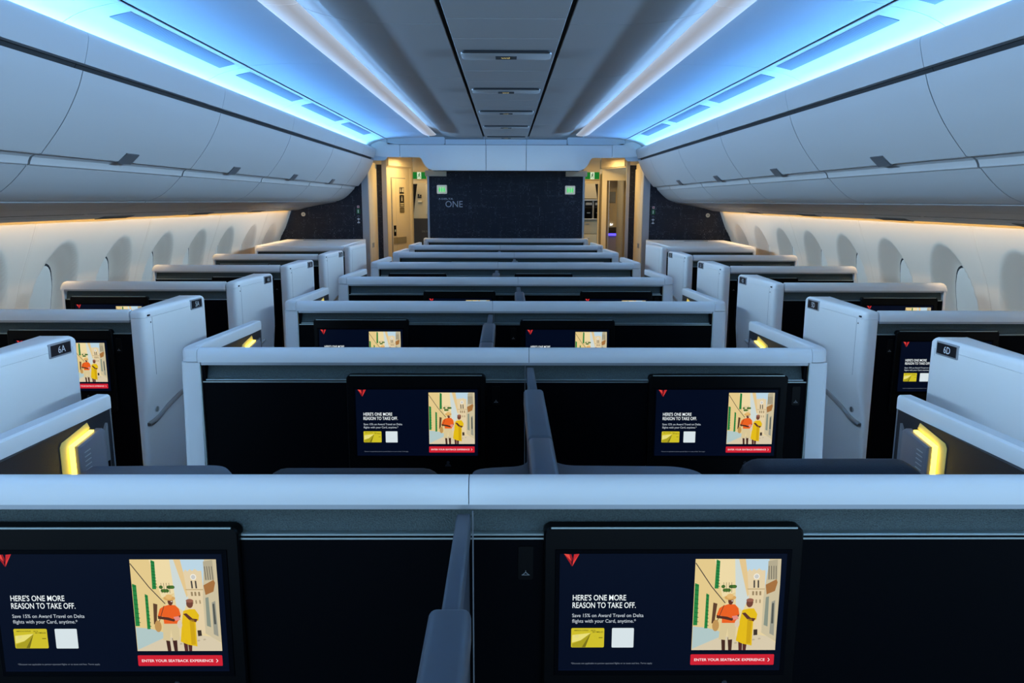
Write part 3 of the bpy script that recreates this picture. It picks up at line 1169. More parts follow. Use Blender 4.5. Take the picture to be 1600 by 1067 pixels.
# ceiling
ce = empty('ceiling', (0, YM, 2.36), 'pale panelled cabin ceiling with blue cove lighting', 'ceiling', kind='structure')
SLAB_SEAMS = [Y_AFT] + [3.50 + 1.465 * i for i in range(-3, 5)] + [9.60]
SLAB_SEAMS = sorted(y for y in SLAB_SEAMS if Y_AFT <= y <= 9.6)
for s in (-1, 1):
    for y0, y1 in zip(SLAB_SEAMS, SLAB_SEAMS[1:]):
        lower = [(.274, 2.366), (.42, 2.366), (.50, 2.367), (.58, 2.3705), (.67, 2.379), (.73, 2.391), (.79, 2.405), (.85, 2.424), (.90, 2.45)]
        lower = smooth_line(lower, 3)
        b = B()
        prism(b, [(s * x, z) for x, z in lower] + [(s * x, z + .012) for x, z in lower[::-1]], 'Y', y0 + .0025, y1 - .0025)
        obj('slab_panel', b, SLAB, ce)
    b = B()
    box(b, min(s * .25, s * .96), max(s * .25, s * .96), Y_AFT, 9.6, 2.465, 2.475)
    obj('backing', b, CEIL, ce)
    CS = [Y_AFT] + [3.06 + 1.425 * i for i in range(-3, 5)] + [9.60]
    CS = sorted(y for y in CS if Y_AFT <= y <= 9.6)
    aisle = smooth_line([(.925, 2.395), (.93, 2.372), (1.0, 2.368), (1.2, 2.366), (1.35, 2.360), (1.425, 2.350)], 3)
    cove = smooth_line([(1.438, 2.346), (1.48, 2.338), (1.55, 2.322), (1.61, 2.300), (1.66, 2.272), (1.71, 2.235), (1.75, 2.19), (1.77, 2.15)], 3)
    for y0, y1 in zip(CS, CS[1:]):
        for nm, ln in (('aisle_ceiling_panel', aisle), ('cove_panel', cove)):
            b = B()
            off = (0, .012) if nm[0] == 'a' else (.008, .010)
            prism(b, [(s * x, z) for x, z in ln] + [(s * (x + off[0]), z + off[1]) for x, z in ln[::-1]], 'Y', y0 + .0025, y1 - .0025)
            obj(nm, b, CEIL, ce)
    b = B()
    prism(b, [(s * .95, 2.385), (s * 1.5, 2.372), (s * 1.80, 2.30), (s * 1.80, 2.31), (s * 1.5, 2.385), (s * .95, 2.40)], 'Y', Y_AFT, 9.6)
    obj('seam_backing', b, VENT, ce)
    # air grilles in the cove
    gi = 0
    for y0 in CS[:-1]:
        if y0 < 1 or y0 > 9:
            continue
        a, c = y0 + .13, y0 + 1.30
        if c > 9.3:
            continue
        b = B()
        slope = lambda x: 2.338 - (x - 1.48) * .228 - .0012
        prism(b, [(s * 1.462, slope(1.462) - .0005), (s * 1.545, slope(1.545) - .002), (s * 1.545, slope(1.545) + .006), (s * 1.462, slope(1.462) + .006)], 'Y', a, c)
        o = obj('air_grille', b, LOUVRE, None, at=(s * 1.5, a, 2.33))
        tag(o, 'long grey slotted air grille in the %s blue-lit ceiling cove, %s from the camera' % (side if False else ('left' if s < 0 else 'right'), ORD[gi]), 'air grille', 'air grilles in the coves')
        gi += 1

# central service channel with its vents
SEAMS = []
vents = [4.19 + 1.31 * i for i in range(5)]
cs = sorted([vents[0] + 1.31 * i - .40 for i in range(-3, 5)] + [vents[0] + 1.31 * i + .51 for i in range(-3, 5)])
cs = [Y_AFT] + [y for y in cs if Y_AFT < y < 9.55] + [9.6]
for y0, y1 in zip(cs, cs[1:]):
    b = B()
    box(b, -.252, .252, y0 + .0025, y1 - .0025, 2.365, 2.375, .0015, 1)
    obj('channel_panel', b, SLAB, ce)
b = B()
box(b, -.285, .285, Y_AFT, 9.6, 2.386, 2.392)
obj('channel_gap', b, GAP, ce)
for i, v in enumerate(vents):
    t = empty('air_outlet', (0, v, 2.366), 'oblong air outlet with small black sign in the central ceiling channel, %s from camera' % ORD[i], 'air outlet', 'air outlets in the central ceiling channel')
    b = B()
    pl = rrect(-.232, .232, v - .085, v + .105, .035, 5)
    pl2 = rrect(-.226, .226, v - .079, v + .099, .032, 5)
    loft(b, [[(x, y, 2.3655) for x, y in pl], [(x, y, 2.358) for x, y in pl], [(x, y, 2.355) for x, y in pl2]])
    obj('bezel', b, SLAB, t)
    b = B()
    prism(b, rrect(-.224, .224, v - .125, v - .080, .018, 4), 'Z', 2.3570, 2.3662)
    obj('slot', b, GAP, t)
    b = B()
    box(b, -.055, .055, v - .010, v + .068, 2.3525, 2.3552)
    pk = obj('small_sign', b, GAP, t)
    g = Graphic()
    for row, (z, segs) in enumerate(((.010, ((-.026, -.018), (-.014, -.003), (.001, .010), (.014, .020))), (-.006, ((-.022, -.012), (-.008, .001), (.005, .018))))):
        for a, c in segs:
            g.rect(a, c, z - .005, z + .005, (205, 190, 130), 1)
    g.rect(.013, .017, .012, .026, (205, 190, 130), 1)
    g.build('sign_symbols', (0, v + .028, 2.3522), (1, 0, 0), (0, 1, 0), pk, SCREENMAT) if False else g.build('sign_symbols', (0, v + .028, 2.3522), (1, 0, 0), (0, -1, 0), pk, SCREENMAT)

# pale light baffles along the ceiling slab
ti = 0
for s in (-1, 1):
    ti += 1
    side = 'left' if s < 0 else 'right'
    t = empty('trim_%d' % ti, (s * .85, YM, 2.35), 'long pale light baffle along the %s edge of the centre ceiling' % side, 'light baffle', kind='structure')
    ys = [Y_AFT] + [y for y in CS[1:-1] if y < 8.7] + [8.95]
    for y0, y1 in zip(ys, ys[1:]):
        b = B()
        prof = [(.778, 2.346), (.790, 2.341), (.85, 2.3365), (.905, 2.341), (.922, 2.348), (.922, 2.366), (.915, 2.366), (.912, 2.345), (.85, 2.342), (.778, 2.347)]
        if y1 < 8.9:
            prism(b, [(s * x, z) for x, z in prof], 'Y', y0 + .0015, y1 - .0015)
        else:
            rings = []
            for dy, f in ((0, 1), (.10 * 0, 1),):
                pass
            for yy, f in ((y0 + .0015, 1), (y1 - .10, 1), (y1 - .05, .93), (y1 - .02, .78), (y1 - .004, .5), (y1, .3)):
                rings.append([(s * (.848 + (x - .848) * f), yy, z) for x, z in prof])
            loft(b, rings)
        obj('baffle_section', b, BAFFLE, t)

# fascia over the forward wall
fa = empty('trim_3', (0, 9.65, 2.0), 'pale blue-lit panelled header above the navy wall', 'header', kind='structure')
half = [(.885, 1.985), (.935, 1.999), (.975, 2.028), (1.005, 2.07), (1.025, 2.11), (1.045, 2.132), (1.075, 2.14), (1.287, 2.14)]
half = smooth_line(half, 3)
for s in (-1, 1):
    b = B()
    prism(b, [(s * .248, 1.985)] + [(s * x, z) for x, z in half] + [(s * 1.287, 2.286), (s * .248, 2.286)], 'Y', 9.62, 9.66)
    obj('header_panel', b, WHITE, fa)
    b = B()
    prism(b, [(s * 1.293, 2.14), (s * 1.50, 2.145), (s * 1.60, 2.158), (s * 1.66, 2.18), (s * 1.62, 2.33), (s * 1.52, 2.325), (s * 1.42, 2.305), (s * 1.293, 2.286)], 'Y', 9.61, 9.66)
    obj('header_panel', b, WHITE, fa)
    b = B()
    box(b, min(s * .252, s * .735), max(s * .252, s * .735), 9.605, 9.625, 2.292, 2.352, .004, 2)
    obj('upper_strip', b, CEIL, fa)
    b = B()
    prism(b, rrect(min(s * .742, s * 1.44), max(s * .742, s * 1.44), 2.292, 2.38, .02, 4), 'Y', 9.61, 9.63)
    obj('upper_strip', b, CEIL, fa)
    b = B()
    prism(b, rrect(min(s * 1.446, s * 1.80), max(s * 1.446, s * 1.80), 2.10, 2.40, .05, 5), 'Y', 9.615, 9.63)
    obj('upper_strip', b, CEIL, fa)
b = B()
box(b, -.242, .242, 9.62, 9.66, 1.985, 2.286)
obj('header_panel', b, WHITE, fa)
b = B()
box(b, -.246, .246, 9.605, 9.625, 2.292, 2.352, .004, 2)
obj('upper_strip', b, CEIL, fa)
b = B()
box(b, -1.7, 1.7, 9.66, 9.665, 2.16, 2.45)
box(b, -.95, .95, 9.66, 9.665, 1.99, 2.2)
obj('header_backing', b, GREY, fa)
b = B()
box(b, -.90, .90, 9.66, 9.99, 1.985, 2.02)
obj('soffit', b, GREY, fa)


# ------------------------------------------------------------------ overhead bins
BAY = 1.44
BIN_Y = [3.08 + BAY * i for i in range(-3, 5)]
DOOR = smooth_line([(1.610, 2.103), (1.628, 2.052), (1.660, 1.988), (1.698, 1.925), (1.745, 1.862), (1.800, 1.797)], 4)
LOWER = smooth_line([(1.864, 1.750), (1.900, 1.712), (1.940, 1.676), (1.992, 1.640), (2.060, 1.613)], 4)
PSU = smooth_line([(2.074, 1.607), (2.10, 1.599), (2.22, 1.577), (2.353, 1.552), (2.465, 1.528), (2.541, 1.506), (2.585, 1.502)], 3)


def overhead_bin(s, y0, L, label, latch=True):
    t = empty('overhead_bin', (s * 1.85, y0, 1.6), label, 'overhead bin', 'overhead bins along the %s side' % ('left' if s < 0 else 'right'))

    def part(name, pts, m, a=.0015, c=.0015, smooth=32, parent=None):
        b = B()
        prism(b, [(s * x, z) for x, z in pts], 'Y', y0 + a, y0 + L - c)
        return obj(name, b, m, parent or t, smooth=smooth)
    fr = smooth_line([(1.601, 2.128), (1.590, 2.165), (1.581, 2.20), (1.577, 2.225), (1.580, 2.238), (1.588, 2.245), (1.600, 2.246)], 3)
    part('fascia', fr + [(1.64, 2.236), (1.66, 2.195), (1.77, 2.175), (1.77, 2.165), (1.65, 2.165), (1.63, 2.128)], BIN)
    part('door', DOOR + [(x + .035, z + .01) for x, z in DOOR[::-1]], BIN, .003, .003)
    part('body', [(1.62, 2.150), (1.650, 2.100), (1.74, 1.93), (1.84, 1.80), (1.90, 1.745), (2.0, 1.67), (2.08, 1.635), (2.58, 1.53), (2.58, 2.16), (1.80, 2.16)], GAP)
    rail = part('hand_rail', [(1.803, 1.795), (1.826, 1.793), (1.842, 1.783), (1.850, 1.768), (1.853, 1.756), (1.862, 1.7515), (1.872, 1.752), (1.885, 1.76), (1.86, 1.80), (1.81, 1.81)], BIN, .008, .008, 20)
    part('lower_panel', LOWER + [(x + .012, z + .022) for x, z in LOWER[::-1]], BIN, .003, .003)
    ps = part('service_panel', PSU + [(x, z + .02) for x, z in PSU[::-1]], PSUM, .004, .004)
    b = B()
    for x, z in ((2.255, 1.5715), (2.42, 1.5375), (2.48, 1.5245)):
        box(b, min(s * x, s * (x + .004)), max(s * x, s * (x + .004)), y0 + .02, y0 + L - .02, z - .0012, z + .004)
    if L > 1:
        prism(b, [(s * 2.50, 1.5185), (s * 2.56, 1.5030), (s * 2.56, 1.5000), (s * 2.50, 1.5155)], 'Y', y0 + .35, y0 + .75)
    obj('service_seams', b, GAP, ps)
    if latch:
        yl = y0 + L / 2 - .06
        b = B()
        pts = [(1.802, 1.7935), (1.770, 1.829), (1.773, 1.833), (1.812, 1.797)]
        rings = []
        for x, z in ((1.8035, 1.788), (1.7665, 1.8330)):
            rings.append([(s * (x - .004), yl - .06 + (.02 if z > 1.8 else 0), z - .002), (s * (x - .004), yl + .06 + (.02 if z > 1.8 else 0), z - .002), (s * (x + .008), yl + .06 + (.02 if z > 1.8 else 0), z + .008), (s * (x + .008), yl - .06 + (.02 if z > 1.8 else 0), z + .008)])
        loft(b, rings)
        obj('latch', b, LATCH, t, label='dark grey latch plate')
    return t


for s in (-1, 1):
    side = 'left' if s < 0 else 'right'
    proto = None
    names = {-1: 'cut off by the photo edge', 0: 'first fully in view', 1: 'second fully in view', 2: 'third fully in view', 3: 'fourth fully in view'}
    for i, y0 in enumerate(BIN_Y):
        j = i - 3
        if j < 4:
            lab = 'pale overhead bin on the %s side, %s' % (side, names.get(j, 'behind the camera'))
            if j < -1:
                lab = 'pale overhead bin on the %s side, %s the camera' % (side, 'beside' if j == -2 else 'just behind')
            if proto is None:
                proto = overhead_bin(s, y0, BAY, lab)
            else:
                dup(proto, (s * 1.85, y0, 1.6), lab)
        else:
            overhead_bin(s, y0, 9.60 - y0, 'short %s overhead bin end panel meeting the forward wall' % side, False)

# ------------------------------------------------------------------ forward walls
b = B()
box(b, -.972, .972, 9.95, 9.99, 0, 1.985)
wf = obj('wall_forward', b, DOTTED, None, at=(0, 9.97, 0))
tag(wf, 'navy dotted forward wall of the centre cabin', 'wall', kind='structure')
for s in (-1, 1):
    b = B()
    box(b, min(s * .972, s * .996), max(s * .972, s * .996), 9.93, 10.0, 0, 1.93)
    obj('edge_post', b, SILVER, wf)
    b = B()
    box(b, min(s * .752, s * 1.02), max(s * .752, s * 1.02), 9.90, 9.94, 1.925, 1.995)
    obj('corner_filler', b, CREAM, wf)
    b = B()
    prism(b, [(s * 1.775, 0), (s * 2.92, 0), (s * 2.92, 2.3), (s * 1.6, 2.3), (s * 1.775, 1.9)], 'Y', 9.652, 9.69)
    side = 'left' if s < 0 else 'right'
    sw = obj('wall_forward_' + side, b, DOTTED, None, at=(s * 2.3, 9.67, 0))
    tag(sw, 'navy dotted forward wall beside the %s windows' % side, 'wall', kind='structure')
    b = B()
    box(b, min(s * 1.692, s * 1.772), max(s * 1.692, s * 1.772), 9.64, 9.698, 0, 2.12)
    obj('edge_post', b, SILVER, sw)
    # round button-like call light
    t = empty('round_wall_light', (s * 2.50, 9.65, 1.452), 'small round cream disc on the navy wall, %s side' % side, 'wall disc')
    b = B(); cyl(b, (s * 2.50, 9.640, 1.452), 'Y', .025, .012, 24); obj('disc', b, CREAM, t)
    b = B(); cyl(b, (s * 2.50, 9.637, 1.452), 'Y', .007, .004, 12); obj('centre', b, GREY, t)
    # small column of safety stickers
    t = empty('sticker_column', (s * 1.822, 9.65, 1.34), 'vertical row of tiny safety stickers on the %s navy wall beside the closet' % side, 'stickers')
    g = Graphic()
    g.rect(-.014, .014, .195, .225, (226, 196, 196), 1, .004); g.rect(-.006, .006, .203, .217, (190, 60, 60), 2)
    g.rect(-.022, .022, .125, .185, (24, 110, 60), 1); g.rect(-.008, .004, .135, .175, (220, 240, 225), 2)
    g.ell(0, .098, .016, .012, (70, 80, 100), 1)
    g.ell(0, .060, .010, .014, (225, 228, 232), 1); g.rect(-.018, .018, .056, .066, (225, 228, 232), 1)
    g.ell(0, .018, .018, .009, (225, 228, 232), 1); g.rect(-.004, .004, .012, .040, (225, 228, 232), 1)
    g.build('stickers', (s * 1.822, 9.648, 1.335), (1, 0, 0), (0, 0, 1), t, PRINTMAT)

# lettering and lavatory indicators on the centre wall
wl = empty('wall_lettering', (-.7, 9.95, 1.55), 'grey two-line airline lettering on the navy forward wall', 'lettering')
b = B()
for s_, x0, x1, z0, z1, bold in (('DELTA', -.818, -.672, 1.634, 1.655, .01), ('ONE', -.770, -.552, 1.541, 1.618, 0)):
    vs2, fs2 = text_tris(s_, bold)
    xs = [v[0] for v in vs2]
    a_, b_ = min(xs), max(xs)
    hv, _ = text_tris('H', bold)
    c_, d_ = min(v[1] for v in hv), max(v[1] for v in hv)
    vv = [b.verts.new((x0 + (x - a_) / (b_ - a_) * (x1 - x0), 9.9475, z0 + (y - c_) / (d_ - c_) * (z1 - z0))) for x, y in vs2]
    for f in fs2:
        try:
            b.faces.new([vv[i] for i in f])
        except ValueError:
            pass
prism(b, [(-.858, 1.634), (-.843, 1.657), (-.828, 1.634), (-.843, 1.641)], 'Y', 9.9475, 9.9495)
me_geom = bmesh.ops.extrude_face_region(b, geom=b.faces[:])
for v in me_geom['geom']:
    if isinstance(v, bmesh.types.BMVert) and v.co.y < 9.9480:
        v.co.y += .002
obj('letters', b, mat('letter_grey', (.60, .62, .68), .4), wl, smooth=0)

for s, xc, zc in ((-1, -.812, 1.762), (1, .812, 1.758)):
    t = empty('lavatory_indicator', (xc, 9.95, zc), 'lit square lavatory sign with green figures at the %s of the navy wall' % ('left' if s < 0 else 'right'), 'sign', 'lavatory signs on the forward wall')
    b = B()
    rings = [[(x, yy, z) for x, z in rrect(xc - w_, xc + w_, zc - w_ * .86, zc + w_ * .86, .012, 4)] for yy, w_ in ((9.95, .064), (9.938, .064), (9.932, .058))]
    loft(b, rings)
    obj('sign_box', b, mat('sign_housing', (.55, .57, .56), .4, emit=(.7, .8, .75), estr=.25), t)
    g = Graphic()
    g.rect(-.048, .048, -.040, .040, (150, 178, 160), 0, .006)
    for x in (-.028, 0, .028):
        g.ell(x, .022, .006, .006, (60, 225, 110), 1)
        g.poly([(x - .011, .012), (x + .011, .012), (x + .005, -.030), (x - .005, -.030)], (60, 225, 110), 1)
    g.rect(-.0155, -.0135, -.032, .03, (225, 240, 230), 1)
    g.rect(.0135, .0155, -.032, .03, (225, 240, 230), 1)
    g.build('figures', (xc, 9.9315, zc), (1, 0, 0), (0, 0, 1), t, SCREENMAT)

# exit signs hanging over both passages
for s, x0, x1, z0, z1 in ((-1, -1.344, -1.124, 1.914, 2.030), (1, 1.116, 1.333, 1.918, 2.036)):
    t = empty('exit_sign', ((x0 + x1) / 2, 11.18, z0), 'green running-man exit sign above the %s passage' % ('left' if s < 0 else 'right'), 'exit sign', 'exit signs over the passages')
    b = B()
    box(b, x0, x1, 11.175, 11.198, z0, z1, .004, 2)
    obj('sign_box', b, CREAM, t)
    xm = (x0 + x1) / 2
    g = Graphic()
    w, h = (x1 - x0) / 2 - .008, (z1 - z0) / 2 - .010
    g.rect(-w, w, -h, h, (6, 112, 40), 0)
    g.rect(-.028, .030, -h, h, (205, 226, 190), 1)
    f = 1
    fig = (20, 70, 30) if s > 0 else (6, 112, 40)
    g.ell(.006, .028, .007, .008, fig, 2)
    g.poly([(-.004, .020), (.010, .018), (.006, -.006), (-.008, -.004)], fig, 2)
    g.line((.004, -.004), (.016, -.020), .007, fig, 2)
    g.line((.016, -.020), (.010, -.036), .006, fig, 2)
    g.line((-.004, -.004), (-.012, -.022), .007, fig, 2)
    g.line((-.012, -.022), (-.024, -.022), .006, fig, 2)
    g.line((.006, .016), (.020, .006), .005, fig, 2)
    g.line((-.002, .017), (-.016, .010), .005, fig, 2)
    g.build('pictogram', (xm, 11.1735, (z0 + z1) / 2), (1, 0, 0), (0, 0, 1), t, SCREENMAT)

# ------------------------------------------------------------------ passages, closets, lavatories, galley
b = B()
box(b, -2.6, 2.6, 9.70, 13.2, 2.235, 2.26)
tag(obj('ceiling_forward', b, CREAM), 'cream ceiling of the forward galley area', 'ceiling', kind='structure')
b = B()
box(b, -2.6, 2.6, 12.6, 12.65, 0, 2.24)
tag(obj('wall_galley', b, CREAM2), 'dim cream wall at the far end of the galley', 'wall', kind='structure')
for s in (-1, 1):
    side = 'left' if s < 0 else 'right'
    # closet facing the aisle
    t = empty('closet', (s * 1.8, 10.0, 0), 'narrow cream double-door closet beside the %s navy wall' % side, 'closet', 'closets beside the forward walls')
    b = B()
    box(b, min(s * 1.712, s * 2.3), max(s * 1.712, s * 2.3), 9.703, 10.338, 0, 2.10)
    obj('body', b, CREAM, t)
    for a, c, hy in ((9.705, 9.925, 9.895), (9.930, 10.34, 9.975)):
        b = B()
        box(b, min(s * 1.700, s * 1.7115), max(s * 1.700, s * 1.7115), a, c, .05, 2.03, .002, 1)
        d = obj('door', b, CREAM, t)
        b = B()
        box(b, min(s * 1.692, s * 1.702), max(s * 1.692, s * 1.702), hy - .012, hy + .012, 1.03, 1.09, .003, 2)
        obj('handle', b, STEEL, d)
    # dark pattern strip and post behind it
    sx0, sx1, px = (1.632, 1.700, 1.572) if s < 0 else (1.627, 1.715, 1.585)
    b = B()
    box(b, min(s * sx0, s * sx1), max(s * sx0, s * sx1), 10.35, 10.37, 0, 2.085)
    w = obj('wall_strip_' + side, b, DOTTED, None, at=(s * 1.67, 10.36, 0))
    tag(w, 'narrow navy dotted wall strip between closet and lavatory, %s side' % side, 'wall', kind='structure')
    b = B()
    box(b, min(s * px, s * sx0), max(s * px, s * sx0), 10.34, 10.38, 0, 2.20)
    obj('edge_post', b, SILVER, w)
    b = B()
    box(b, min(s * sx0, s * 1.75), max(s * sx0, s * 1.75), 10.345, 10.375, 2.088, 2.235)
    obj('filler', b, CREAM, w)
    # lintel under the passage ceiling, seen as cream mouldings
    b = B()
    a0, a1 = Vector((s * px, 10.38)), Vector((s * 1.350, 11.0))
    n = Vector((-(a1 - a0).y, (a1 - a0).x)).normalized() * .03
    prism(b, [tuple(a0), tuple(a1), tuple(a1 + n * -s * -1), tuple(a0 + n * -s * -1)], 'Z', 2.075, 2.235)
    prism(b, [tuple(a0 + n * .2 * s), tuple(a1 + n * .2 * s), tuple(a1 - n * .4 * -s), tuple(a0 - n * .4 * -s)], 'Z', 2.06, 2.078)
    tag(obj('trim_%d' % (6 if s < 0 else 7), b, CREAM), 'cream moulding above the %s lavatory' % side, 'moulding', kind='structure')

# left lavatory with a closed folding door
t = empty('lavatory_unit', (-1.5, 10.7, 0), 'cream lavatory with closed folding door and dark notices, left passage', 'lavatory')
a0, a1 = Vector((-1.572, 10.385)), Vector((-1.351, 11.0))
u = (a1 - a0).normalized()
LN = (a1 - a0).length
nn = Vector((u.y, -u.x))   # faces the aisle


def LP(d, off): return a0 + u * d + nn * off


def slab(bm, d0, d1, z0, z1, o0, o1):
    p = [LP(d0, o0), LP(d1, o0), LP(d1, o1), LP(d0, o1)]
    prism(bm, [tuple(v) for v in p], 'Z', z0, z1)


b = B(); slab(b, 0, LN, 0, 2.075, -.04, 0); obj('wall_panel', b, CREAM, t)
b = B()
ang = []
c0 = a1
pl = [(-1.351, 11.0), (-1.325, 11.03), (-1.318, 11.07), (-1.318, 11.155), (-1.40, 11.155), (-1.40, 11.0)]
prism(b, pl, 'Z', 0, 2.235); obj('rounded_corner', b, CREAM, t)


def dpos(px_ratio):   # distance along the wall for a bearing x/y
    # solve (a0.x + u.x d) = px_ratio*(a0.y + u.y d)
    return (px_ratio * a0.y - a0.x) / (u.x - px_ratio * u.y)


dl, dm, dr = dpos(-1.548 / 10.6), dpos(-1.498 / 10.6), dpos(-1.406 / 10.9)
b = B(); slab(b, dl - .012, dr + .012, .04, 1.925, 0, .004); obj('door_frame', b, GREY, t)
for q0, q1 in ((dl, dm - .002), (dm + .002, dr)):
    b = B(); slab(b, q0, q1, .05, 1.915, .002, .012); obj('door_leaf', b, CREAM, t)
b = B(); slab(b, dl + .01, dm - .004, 1.045, 1.13, .012, .018); slab(b, dm + .004, dr - .01, 1.045, 1.13, .012, .018)
obj('push_plate', b, BRASS, t, label='brassy metal push plate')
b = B(); slab(b, dm - .085, dm - .02, 1.15, 1.29, .012, .016); obj('lock_display', b, BLACK, t)


def on_wall(g, name, d, z, parent, m=PRINTMAT, off=.0165):
    p = LP(d, off)
    return g.build(name, (p.x, p.y, z), (u.x, u.y, 0), (0, 0, 1), parent, m)


dn = (dm + dr) / 2 + .02
g = Graphic()
g.rect(-.065, .065, 1.715, 1.800, (14, 14, 18), 0)
g.rect(-.065, .065, 1.535, 1.695, (14, 14, 18), 0)
g.rect(-.065, .065, 1.46, 1.525, (60, 52, 36), 0)
for x in (-.040, .010):
    g.ell(x, 1.785, .008, .008, (220, 220, 215), 1); g.rect(x - .012, x + .012, 1.735, 1.775, (220, 220, 215), 1)
g.rect(.028, .055, 1.735, 1.79, (220, 220, 215), 1)
g.ell(0, 1.670, .010, .010, (220, 220, 215), 1); g.rect(-.014, .014, 1.615, 1.658, (220, 220, 215), 1)
g.rect(-.05, .05, 1.700, 1.712, (200, 195, 170), 1)
g.rect(-.05, .05, 1.545, 1.560, (200, 195, 170), 1); g.rect(-.05, .05, 1.570, 1.590, (200, 195, 170), 1)
for i in range(3):
    g.rect(-.05, .05, 1.47 + i * .016, 1.478 + i * .016, (150, 140, 110), 1)
on_wall(g, 'notices', dn, 0, t)
g = Graphic(); g.rect(-.018, .018, 1.205, 1.235, (190, 200, 190), 0)
on_wall(g, 'lock_text', dm - .052, 0, t, off=.017)

# left passage: doorway header and dim galley view
t = empty('galley_doorway', (-1.2, 11.2, 0), 'cream doorway header under the left exit sign', 'doorway')
b = B(); box(b, -1.36, -.96, 11.20, 11.24, 1.868, 2.235); obj('header', b, CREAM, t)
b = B(); box(b, -1.36, -1.335, 11.2, 11.24, 0, 1.868); obj('jamb', b, CREAM, t)
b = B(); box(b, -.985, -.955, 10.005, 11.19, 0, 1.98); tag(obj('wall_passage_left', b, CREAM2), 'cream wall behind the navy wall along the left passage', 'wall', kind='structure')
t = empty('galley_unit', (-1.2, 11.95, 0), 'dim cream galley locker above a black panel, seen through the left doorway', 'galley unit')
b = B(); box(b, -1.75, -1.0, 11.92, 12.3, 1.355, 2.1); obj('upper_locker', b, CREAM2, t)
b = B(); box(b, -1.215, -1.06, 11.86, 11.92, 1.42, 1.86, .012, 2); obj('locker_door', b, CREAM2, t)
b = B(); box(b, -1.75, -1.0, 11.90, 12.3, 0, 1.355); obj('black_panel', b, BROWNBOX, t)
g = Graphic(); g.rect(-.03, .03, 0, .022, (16, 14, 14), 0); g.rect(-.028, -.004, .024, .06, (16, 14, 14), 0); g.rect(.004, .03, .026, .05, (16, 14, 14), 0)
g.build('notices', (-1.315, 11.915, 1.66), (1, 0, 0), (0, 0, 1), t, PRINTMAT)
b = B(); box(b, -1.34, -1.275, 11.895, 11.92, 1.595, 1.62, .004, 2); obj('latch', b, CREAM, t)
g = Graphic(); g.text('DELTA', -.05, .05, -.012, .012, (110, 105, 95), 0)
g.build('small_lettering', (-1.235, 11.898, 1.16), (1, 0, 0), (0, 0, 1), t, PRINTMAT)


def curtain(x0, x1, y, z0, z1, taper, label):
    b = B()
    n = 24
    top = [(x0 + (x1 - x0) * i / n, y + .012 * math.sin(i * 1.9)) for i in range(n + 1)]
    rings = []
    for z, k in ((.002, .16), (z0, .14), ((z0 + z1) / 2, .5), (z1, 1)):
        anchor = x0 if taper > 0 else x1
        ring = [(anchor + (x - anchor) * k, yy, z) for x, yy in top] + [(anchor + (x - anchor) * k, yy + .006, z) for x, yy in top[::-1]]
        rings.append(ring)
    loft(b, rings)
    o = obj('galley_curtain', b, CURTAIN, None, at=((x0 + x1) / 2, y, 0))
    tag(o, label, 'curtain')


curtain(-1.430, -1.335, 11.80, 1.20, 1.868, 1, 'dark tied-back curtain at the left galley doorway')
curtain(1.300, 1.425, 11.45, 1.10, 1.868, -1, 'dark curtain hanging in the right galley doorway')

# right lavatory, door open
t = empty('lavatory_unit', (1.5, 11.0, 0), 'cream lavatory standing open with purple light inside, right passage', 'lavatory')
b = B()
prism(b, [(1.585, 10.38), (1.672, 10.72), (1.712, 10.72), (1.625, 10.38)], 'Z', 0, 2.075)
obj('wall_panel', b, CREAM, t)
b = B(); box(b, 1.345, 1.412, 10.99, 11.03, 0, 2.075); obj('jamb', b, CREAM, t)
b = B(); box(b, 1.412, 1.71, 10.99, 11.03, 1.905, 2.075); obj('header', b, CREAM, t)
b = B(); box(b, 1.412, 1.75, 11.25, 11.28, 0, 1.95); inn = obj('inner_panel', b, CREAM2, t)
b = B(); box(b, 1.345, 1.356, 11.03, 11.28, 0, 2.0); box(b, 1.75, 1.76, 10.75, 11.28, 0, 2.0); box(b, 1.41, 1.75, 11.03, 11.25, 1.93, 1.95)
obj('inner_walls', b, CREAM2, t)
b = B(); box(b, 1.478, 1.572, 11.235, 11.249, 1.60, 1.755, .003, 1); obj('notice_panel', b, GREY, t)
b = B(); box(b, 1.478, 1.60, 11.19, 11.25, 1.165, 1.252, .006, 2); obj('basin_shelf', b, BROWNBOX, t)
b = B(); box(b, 1.478, 1.60, 11.20, 11.25, 1.132, 1.163); obj('mood_light', b, PURPLE, t, label='purple glowing strip')
b = B(); box(b, 1.478, 1.60, 11.225, 11.25, .2, 1.13); obj('lower_panel', b, mat('lilac_grey', (.32, .30, .36), .5), t)
b = B(); prism(b, [(1.50, 1.275), (1.535, 1.28), (1.54, 1.305), (1.522, 1.292), (1.506, 1.308)], 'Y', 11.22, 11.235); obj('bright_fixture', b, mat('small_bright_fixture', (.9, .9, .9), .4, emit=(1, 1, .95), estr=1.5), t)
b = B()
for i in range(4):
    cyl(b, (1.447, 10.985, 1.36 + i * .085), 'Y', .007, .006, 10)
obj('hinge_studs', b, BLACK, t)
b = B(); box(b, 1.438, 1.449, 10.975, 10.992, .1, 1.9); obj('door_track', b, SILVER, t)
b = B(); prism(b, [(1.560, 11.0), (1.600, 10.98), (1.645, 10.93), (1.625, 10.92), (1.585, 10.96)], 'Z', .05, 1.905); d = obj('open_door', b, SILVER, t)
b = B(); box(b, 1.598, 1.612, 10.935, 10.955, 1.02, 1.09, .003, 1); obj('handle', b, STEEL, d)

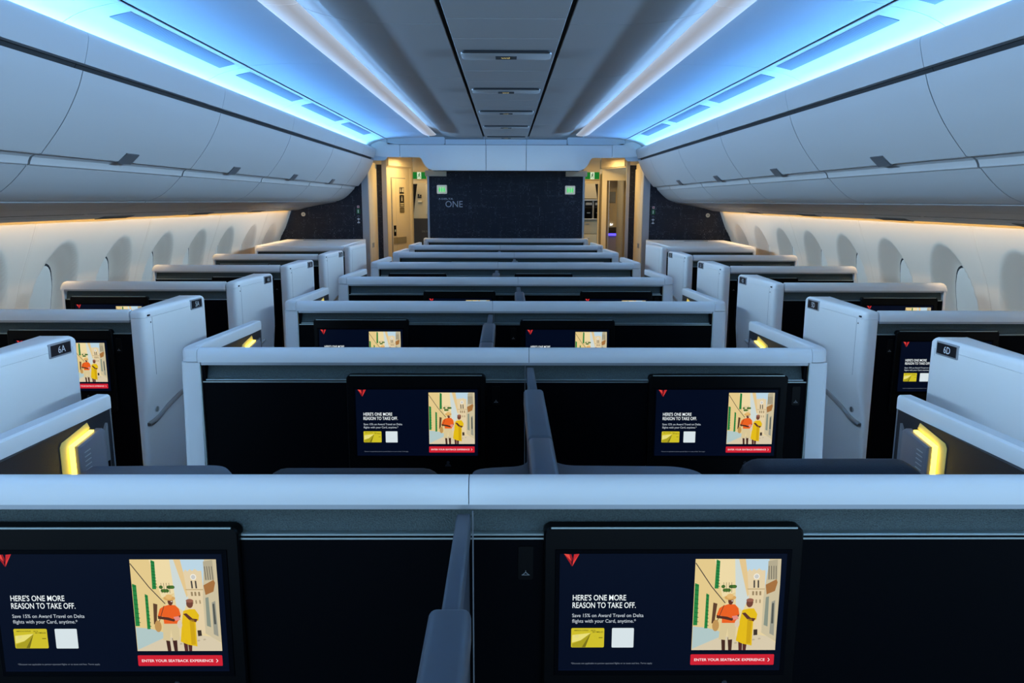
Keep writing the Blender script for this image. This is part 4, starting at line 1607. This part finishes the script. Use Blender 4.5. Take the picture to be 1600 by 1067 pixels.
# right galley
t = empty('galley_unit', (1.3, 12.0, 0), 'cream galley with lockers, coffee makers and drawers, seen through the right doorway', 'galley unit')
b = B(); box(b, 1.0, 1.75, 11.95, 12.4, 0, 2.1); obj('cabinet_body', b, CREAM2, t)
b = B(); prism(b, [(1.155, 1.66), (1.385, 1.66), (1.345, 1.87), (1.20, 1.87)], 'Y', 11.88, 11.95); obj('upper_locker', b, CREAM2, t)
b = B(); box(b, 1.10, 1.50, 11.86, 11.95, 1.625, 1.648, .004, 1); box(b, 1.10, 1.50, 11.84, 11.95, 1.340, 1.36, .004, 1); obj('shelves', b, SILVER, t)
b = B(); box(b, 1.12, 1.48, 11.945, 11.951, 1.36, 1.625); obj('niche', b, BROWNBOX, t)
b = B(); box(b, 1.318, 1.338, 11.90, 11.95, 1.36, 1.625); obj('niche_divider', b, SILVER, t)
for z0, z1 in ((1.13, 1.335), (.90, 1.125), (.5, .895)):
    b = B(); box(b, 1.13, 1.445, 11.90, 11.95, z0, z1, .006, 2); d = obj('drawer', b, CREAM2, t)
    b = B(); box(b, 1.215, 1.275, 11.885, 11.903, z1 - .065, z1 - .05, .003, 1); obj('handle', b, STEEL, d)
for i, (x0, x1) in enumerate(((1.20, 1.31), (1.345, 1.44))):
    t2 = empty('coffee_maker', ((x0 + x1) / 2, 11.9, 1.36), 'black coffee maker on the galley counter, %s of two' % ('left' if i == 0 else 'right'), 'coffee maker', 'galley coffee makers')
    b = B(); box(b, x0, x1, 11.875, 11.94, 1.361, 1.52, .006, 2); obj('body', b, BLACK, t2)
    b = B(); box(b, x0 + .01, x1 - .005, 11.87, 11.94, 1.56, 1.60, .004, 1); obj('top_unit', b, GREY, t2)
    b = B(); box(b, x0 + .03, x1 - .03, 11.865, 11.876, 1.44, 1.452); obj('lit_buttons', b, STEEL, t2)
t = empty('galley_doorway', (1.2, 11.2, 0), 'cream doorway header under the right exit sign', 'doorway')
b = B(); box(b, .96, 1.334, 11.20, 11.24, 1.868, 2.235); obj('header', b, CREAM, t)
b = B(); box(b, 1.315, 1.334, 11.2, 11.24, 0, 1.868); obj('jamb', b, CREAM, t)
b = B(); box(b, .955, .985, 10.005, 11.19, 0, 1.98); tag(obj('wall_passage_right', b, CREAM2), 'cream wall behind the navy wall along the right passage', 'wall', kind='structure')
